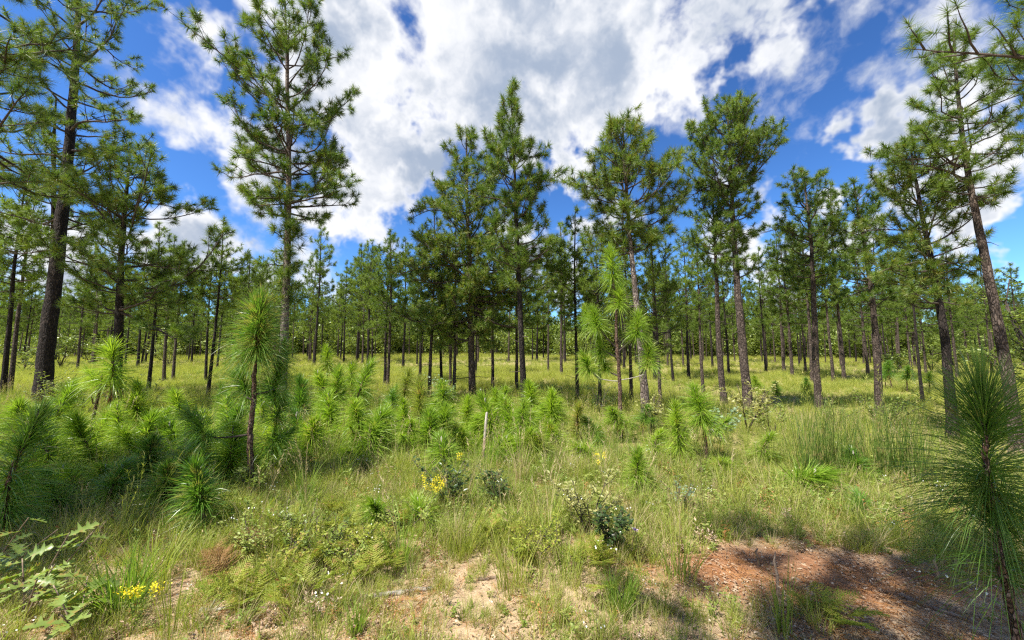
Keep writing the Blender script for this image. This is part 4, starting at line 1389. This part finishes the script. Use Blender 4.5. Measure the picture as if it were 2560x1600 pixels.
shrub('shrub', 1528, 1395, .42, .36, 420, .055, 'shrub_dark', 'glossy dark green shrub beside the purple flower', 801, narrow=.5)
shrub('shrub', 1470, 1345, .48, .6, 520, .05, 'shrub_pale', 'pale dusty-leaved shrub just behind the glossy dark shrub', 802, narrow=.4)
shrub('shrub', 1120, 1275, .5, .5, 300, .06, 'shrub_dark', 'dark-leaved shrub half hidden in grass right of the goldenrod', 803)
shrub('shrub', 1235, 1270, .45, .45, 300, .055, 'shrub_dark', 'dark-leaved shrub in the grass below the dry arching stems', 804)
shrub('shrub', 1868, 1085, 1.15, 1.2, 620, .075, 'shrub_pale', 'pale yellow-green shrub at the foot of the dome-crowned pine', 805, narrow=.55)
shrub('shrub', 1630, 1105, 1.05, .6, 320, .07, 'shrub_pale', 'yellow-leaved bush beside the white flaking trunk', 806, narrow=.5)
shrub('shrub', 2215, 1075, 1.0, 1.9, 900, .09, 'shrub', 'dark spreading bush under the peeling reddish trunk', 807, narrow=.5, stems=9)
shrub('shrub', 2090, 1075, .8, 1.1, 420, .08, 'shrub', 'green bush in the shade behind the dark tall grass', 808, narrow=.5)
shrub('shrub', 1930, 1100, .7, .7, 300, .07, 'shrub', 'low bush right of the pale yellow-green shrub', 809, narrow=.5)
shrub('shrub', 1800, 1110, .55, .8, 320, .08, 'shrub_blue', 'grey-green leafy weed left of the pale yellow-green shrub', 810, narrow=.55)
shrub('shrub', 1105, 1040, .9, .7, 320, .075, 'shrub_blue', 'leafy light green bush at the foot of the slim pine left of the cone-shaped one', 811, narrow=.55)
shrub('shrub', 1225, 1060, 1.0, .6, 260, .07, 'shrub_dark', 'dark twiggy bush behind the white stake', 812)
shrub('shrub', 1500, 1040, .8, .9, 320, .07, 'shrub_dark', 'dark twiggy bush at the foot of the many-tufted sapling', 813)
shrub('shrub', 75, 1040, 1.0, 1.5, 500, .08, 'shrub', 'dull green bush beside the massive pine foot', 814)
shrub('shrub', 215, 1035, .9, 1.6, 500, .08, 'shrub', 'greyish bush between the massive pine and the crooked pine', 815)
shrub('shrub', 335, 1050, .9, 1.3, 420, .08, 'shrub', 'greyish bush right of the crooked pine foot', 816)
shrub('shrub', 640, 1240, .5, .5, 320, .05, 'forb', 'tangled low bush at the foot of the tall bottlebrush sapling', 817)
shrub('shrub', 1695, 1285, .36, .25, 90, .05, 'shrub_blue', 'pale blue-green weed at the head of the bare clay patch', 818)
shrub('shrub', 2188, 1150, .75, .3, 110, .085, 'shrub_pale', 'upright pale-leaved weed above the dark tall grass', 819, stems=2, narrow=.35)
shrub('broadleaf_tree', 0, 0, 5.2, 3.2, 2600, .12, 'shrub', 'broad-leaved small tree at the side edge behind the tall bare trunk', 820, narrow=.6, stems=14, xy=(17.2, 12.2))
shrub('broadleaf_tree', 0, 0, 3.4, 3.0, 1800, .12, 'shrub', 'lower broad-leaved tree in front of the side wood', 821, narrow=.6, stems=12, xy=(15.4, 10.4))
for i in range(9):
    gg = rs(830 + i)
    px = [60, 150, 230, 420, 560, 2240, 2330, 2420, 2500][i]
    py = [930, 925, 920, 918, 912, 935, 930, 935, 940][i]
    nb = ['first', 'second', 'third', 'fourth', 'fifth', 'first', 'second', 'third', 'fourth'][i]
    shrub('shrub', px, py, gg.uniform(1.4, 2.4), gg.uniform(2.2, 3.4), 700, .2, 'shrub', '%s leafy thicket from the left along the %s wood edge' % (nb, 'far' if i < 5 else 'shaded'), 840 + i, 'thickets along the wood edge', .6, 8)
for i, (px, py) in enumerate([(620, 1400), (700, 1440), (790, 1400), (880, 1430), (950, 1390), (740, 1350), (1010, 1330), (1330, 1400)]):
    shrub('shrub', px, py, .26, .5, 460, .036, ('forb', 'fern', 'shrub')[i % 3], '%s small-leaved low bush from the left across the fern patch' % ['first', 'second', 'fourth', 'fifth', 'sixth', 'third', 'seventh', 'eighth'][i], 860 + i, 'small-leaved low bushes', .45, 7)
print('shrubs', time.time() - T0)


# oak sprig with lobed leaves in the near corner
def lobed_leaf(g, L):
    """oak leaf with deep pointed lobes, cupped along its midrib"""
    half = [(0, .015), (.12, .05), (.2, .22), (.25, .09), (.36, .10), (.47, .40), (.5, .12), (.6, .12), (.74, .36), (.74, .12), (.84, .12), (.93, .17), (1.0, 0)]
    mid = np.array([(t, 0) for t, w in half]); V = []
    for sg in (1, -1):
        for (t, w) in half:
            V.append([t * L, sg * w * L * g.uniform(.85, 1.1), -.16 * L * t ** 2 + .35 * (w * L)])
    for (t, w) in half:
        V.append([t * L, 0, -.16 * L * t ** 2])
    n = len(half); F = []
    for i in range(n - 1):
        F.append([2 * n + i, 2 * n + i + 1, i + 1]); F.append([2 * n + i, i + 1, i])
        F.append([2 * n + i, n + i, n + i + 1]); F.append([2 * n + i, n + i + 1, 2 * n + i + 1])
    return make_mesh('leaf', np.array(V), np.array(F), M['oak'])


OL = [lobed_leaf(rs(900 + i), .15) for i in range(4)]
g = rs(905)


def oak_sprig(px, py, h, n, label, Y=None, lean=(0, 0)):
    x, y = px_ground(px, py)
    if Y: x, y = x * Y / y, Y
    e = empty('oak_sapling', (x, y, float(H(x, y)) - .02), label, 'oak sapling', None)
    for s in range(max(2, n // 7)):
        a = g.uniform(0, 6.28)
        t = np.linspace(0, 1, 6)
        rr = g.uniform(.1, .34); hh = h * g.uniform(.6, 1.0)
        P = np.stack([(np.cos(a) * rr + lean[0]) * t ** 1.3, (np.sin(a) * rr + lean[1]) * t ** 1.3, hh * t], -1)
        link('stem', Geo().add(*tube(P, np.linspace(.006, .003, 6), 5)).mesh('stem', M['deadbrown'], True), e)
        for k in range(7):
            sc_ = g.uniform(.45, 1.0)
            c = [np.interp(sc_, t, P[:, j]) for j in range(3)]
            lf = link('leaf', OL[g.randint(4)], e)
            lf.location = c
            lf.rotation_euler = (g.normal(0, .35), g.uniform(-.45, .35), g.uniform(0, 6.28))
            v = g.uniform(.6, 1.1)
            lf.scale = (v, v, v)


oak_sprig(60, 1560, .55, 35, 'oak sprig with pointed lobed leaves in the near corner', lean=(.05, 0))
oak_sprig(190, 1600, .36, 28, 'lower oak sprig with lobed leaves reaching over the wide-bladed grass', lean=(.12, .05))
oak_sprig(-60, 1500, .6, 28, 'oak sprig cut by the edge behind the near corner one', lean=(.12, 0))


# clumps of grass large enough to single out
def grass_clump(px, py, L, n, W, lean, mat, label, seed, base=.1, heads=0, hm=None):
    g = rs(seed)
    x, y = px_ground(px, py)
    e = empty('grass_clump', (x, y, float(H(x, y)) - .01), label, 'grass clump', 'clumps of grass')
    link('blades', blades(g, n, L, W, base, lean, 5, 0).mesh('blades', M[mat]), e)
    if heads:
        G = Geo(); seed_heads(g, heads, L * 1.25, 0, G)
        link('seed_heads', G.mesh('seed_heads', M[hm or 'straw']), e)


grass_clump(300, 1540, .5, 110, .008, .55, 'grass_lush', 'wide-bladed grass clump behind the near goldenrod', 951)
grass_clump(380, 1470, .48, 70, .007, .6, 'grass', 'arching grass clump right of the near goldenrod', 952)
grass_clump(1300, 1215, .72, 34, .008, .5, 'straw', 'dry straw-coloured arching stems right of the white stake', 953, .06, 5)
for i, (px, py) in enumerate([(2060, 1200), (2110, 1190), (2180, 1200), (2240, 1205), (2020, 1215), (2290, 1215)]):
    grass_clump(px, py, 1.1, 95, .008, .26, 'grass_shade', '%s clump from the left in the dark tall grass behind the track' % ORD[i], 960 + i, .16, 5, 'grass_gold')
grass_clump(1555, 1540, .33, 110, .006, .45, 'grass_lush', 'bright grass clump just right of the pine cone', 971, .07)
grass_clump(1420, 1450, .42, 60, .006, .5, 'grass', 'upright grass clump in front of the glossy dark shrub', 972)
grass_clump(890, 1590, .24, 50, .007, .5, 'grass_lush', 'small bright grass clump near the forked log', 973, .03)
grass_clump(1960, 1590, .5, 26, .006, .3, 'grass', 'thin tall grass stems standing in the near shade of the track', 974, .04)
grass_clump(430, 1590, .6, 14, .006, .3, 'grass_gold', 'few long yellow grass stems in front of the near goldenrod', 975, .05)
for i, (px, py) in enumerate([(1700, 1450), (1280, 1480), (1000, 1420), (1150, 1390), (1360, 1350), (760, 1250), (1600, 1300), (1830, 1270)]):
    grass_clump(px, py, .5, 60, .006, .5, ['grass', 'grass_gold', 'grass_lush'][i % 3], '%s weedy grass clump from the left across the near ground' % ORD[sorted([1700, 1280, 1000, 1150, 1360, 760, 1600, 1830]).index(px)], 980 + i, .1, 2)


def goldenrod(px, py, h, label, seed, n=9, spread=.1, Y=None):
    g = rs(seed)
    x, y = px_ground(px, py)
    e = empty('goldenrod', (x, y, float(H(x, y)) - .01), label, 'wildflower', 'goldenrods in bloom')
    for i in range(n):
        a = g.uniform(0, 6.28); r = spread * g.uniform(.3, 1.3); hh = h * g.uniform(.75, 1.05)
        t = np.linspace(0, 1, 5)
        P = np.stack([np.cos(a) * r * t ** 1.5, np.sin(a) * r * t ** 1.5, hh * t], -1)
        S = Geo().add(*tube(P, .0022, 4))
        k = 10; tt = g.uniform(.1, .85, k)
        B = np.stack([np.interp(tt, t, P[:, j]) for j in range(3)], -1); aa = g.uniform(0, 6.28, k)
        leaflets(g, B, np.stack([np.cos(aa), np.sin(aa), g.uniform(.2, 1, k)], -1), .05, .008, 0, S)
        link('stem', S.mesh('stem', M['forb']), e)
        FG = Geo(); q = 46
        tt = g.uniform(.84, 1.02, q)
        B = np.stack([np.interp(tt, t, P[:, j]) for j in range(3)], -1) + g.normal(0, .014, (q, 3)) * [1, 1, .7] + np.array([math.cos(a), math.sin(a), 0]) * g.uniform(0, .03, (q, 1))
        leaflets(g, B, g.normal(0, 1, (q, 3)) + [0, 0, .6], .012, .010, 0, FG)
        link('flower_head', FG.mesh('flower_head', M['yellow']), e)


goldenrod(1082, 1300, .40, 'goldenrod in yellow bloom in the grass above the sandy patch', 1001, 9, .12)
goldenrod(335, 1580, .25, 'goldenrod in yellow bloom beside the oak sprig', 1002, 5, .12)
goldenrod(1505, 1215, .42, 'small far goldenrod bloom in front of the fountain-like sapling', 1003, 3, .05)
goldenrod(1135, 1240, .5, 'sparse goldenrod bloom left of the hidden dark shrub', 1004, 2, .05)

# purple flower
g = rs(1010)
x, y = px_ground(1592, 1420)
e = empty('purple_flower', (x, y, float(H(x, y))), 'single purple wildflower beside the glossy dark shrub', 'wildflower')
link('stem', Geo().add(*tube(np.array([[0, 0, -.02], [.01, 0, .12], [0, .01, .27]]), .0025, 5)).mesh('stem', M['forb']), e)
PG = Geo(); aa = np.arange(14) * 2.4
leaflets(g, np.tile([0, .01, .27], (14, 1)) + g.normal(0, .004, (14, 3)), np.stack([np.cos(aa), np.sin(aa), g.uniform(.1, .9, 14)], -1), .026, .012, 0, PG)
link('petals', PG.mesh('petals', M['purple']), e)

# ------------------------------------------------------------------ stake, fallen wood, cone
x, y = px_ground(1207, 1165)
base = np.array([x, y, float(H(x, y))])
tip = px_at_depth(1217, 1030, y) - base
midp = px_at_depth(1212, 1095, y) - base
e = empty('stake', tuple(base), 'thin weathered white stake leaning among the saplings', 'stake')
a = midp; w = .013
def stick(P, rad, sides, seed):
    V, F = tube(P, rad, sides)
    V = V + rs(seed).normal(0, .0015, V.shape)
    return V, F
link('shaded_shaft', Geo().add(*stick(np.array([[0, 0, -.05], a * .5, a]), [.02, .02, .019], 6, 1)).mesh('shaded_shaft', M['deadbrown']), e)  # shade on the stake's lower half painted as a browner wood
link('lit_top', Geo().add(*stick(np.array([a, (a + tip) / 2, tip - [0, 0, .02], tip]), [.0205, .0205, .02, .009], 6, 2)).mesh('lit_top', M['dead']), e)


def fallen(p0, p1, r, label, seed, mat='dead', fork=None):
    g = rs(seed)
    a = np.array(px_ground(*p0)); b = np.array(px_ground(*p1))
    t = np.linspace(0, 1, 9)
    xy = a[None] * (1 - t)[:, None] + b[None] * t[:, None] + np.cumsum(g.normal(0, .006, (9, 2)), 0)
    P = np.stack([xy[:, 0], xy[:, 1], H(xy[:, 0], xy[:, 1]) + r * .45], -1)
    o = P[4].copy(); o[2] = float(H(o[0], o[1]))
    e = empty('fallen_branch', tuple(o), label, 'branch', 'dead branches lying on the ground')
    V, F = tube(P - o, r * np.linspace(1, .65, 9) * g.uniform(.85, 1.15, 9), 8)
    V += g.normal(0, r * .08, V.shape)
    link('wood', Geo().add(V, F).mesh('wood', M[mat]), e)
    if fork:
        for (s, dx, dy, dz) in fork:
            c = P[int(s * 8)] - o
            q = np.stack([c, c + np.array([dx, dy, dz]) * .5 + g.normal(0, .01, 3), c + np.array([dx, dy, dz])])
            link('twig', Geo().add(*tube(q, [r * .5, r * .35, r * .15], 6)).mesh('twig', M[mat]), e)


fallen((905, 1502), (1085, 1478), .020, 'pale dead branch lying on the sandy foreground', 1021)
fallen((505, 1528), (602, 1518), .013, 'short pale dead stick under the fern patch', 1022, fork=[(.4, .05, .06, .12), (.6, .1, .02, .1)])
fallen((745, 1500), (885, 1506), .016, 'greyish dead branch half buried left of the pale one', 1023)
fallen((1185, 1452), (1240, 1446), .013, 'small dark dead twig above the sandy patch', 1024, 'deadbrown', fork=[(.9, .02, -.05, .02)])
fallen((2250, 1495), (2420, 1560), .016, 'brown dead branch lying on the shaded track', 1025, 'deadbrown')
fallen((2195, 1120), (2245, 1075), .010, 'thin bleached dead branch leaning in front of the dark bush', 1026, 'dead', fork=[(.6, .1, 0, .45), (.8, .25, 0, .3)])
fallen((960, 1020), (1000, 1000), .02, 'dark fallen limb on the slope behind the saplings', 1027, 'deadbrown', fork=[(.5, .2, .1, .3)])
for i, (px, py, h) in enumerate([(2345, 1470, .22), (1895, 1420, .14), (1945, 1500, .3)]):
    x, y = px_ground(px, py)
    e = empty('dead_stub', (x, y, float(H(x, y))), ['short dead stub standing on the shaded track', 'tiny dark stub on the bare clay', 'thin dead stalk in front of the clay patch'][i], 'stub', 'dead stubs in the bare soil')
    link('wood', Geo().add(*stick(np.array([[0, 0, -.02], [.006, 0, h * .5], [-.01, 0, h * .8], [.004, 0, h]]), [.011, .009, .008, .003], 6, 40 + i)).mesh('wood', M['deadbrown']), e)

# pine cone
x, y = px_ground(1513, 1522)
g = rs(1040)
e = empty('pine_cone', (x, y, float(H(x, y)) + .035), 'open brown pine cone lying left of the bright grass clump', 'pine cone')
e.rotation_euler = (1.25, 0, .9)
link('core', Geo().add(*tube(np.array([[0, 0, -.07], [0, 0, 0], [0, 0, .07]]), [.016, .022, .006], 8)).mesh('core', M['cone']), e)
k = 90
i = np.arange(k); a = i * 2.39996; z = -.065 + .135 * i / k
rr = .02 * (1 - (i / k) ** 2) + .004
B = np.stack([np.cos(a) * rr, np.sin(a) * rr, z], -1)
D = np.stack([np.cos(a), np.sin(a), np.full(k, .55)], -1)
link('scales', leaflets(g, B, D, .036 * (1 - .55 * i / k), .022, 0, None, -.1).mesh('scales', M['cone']), e)

print('done', time.time() - T0, 'objects', len(bpy.data.objects))
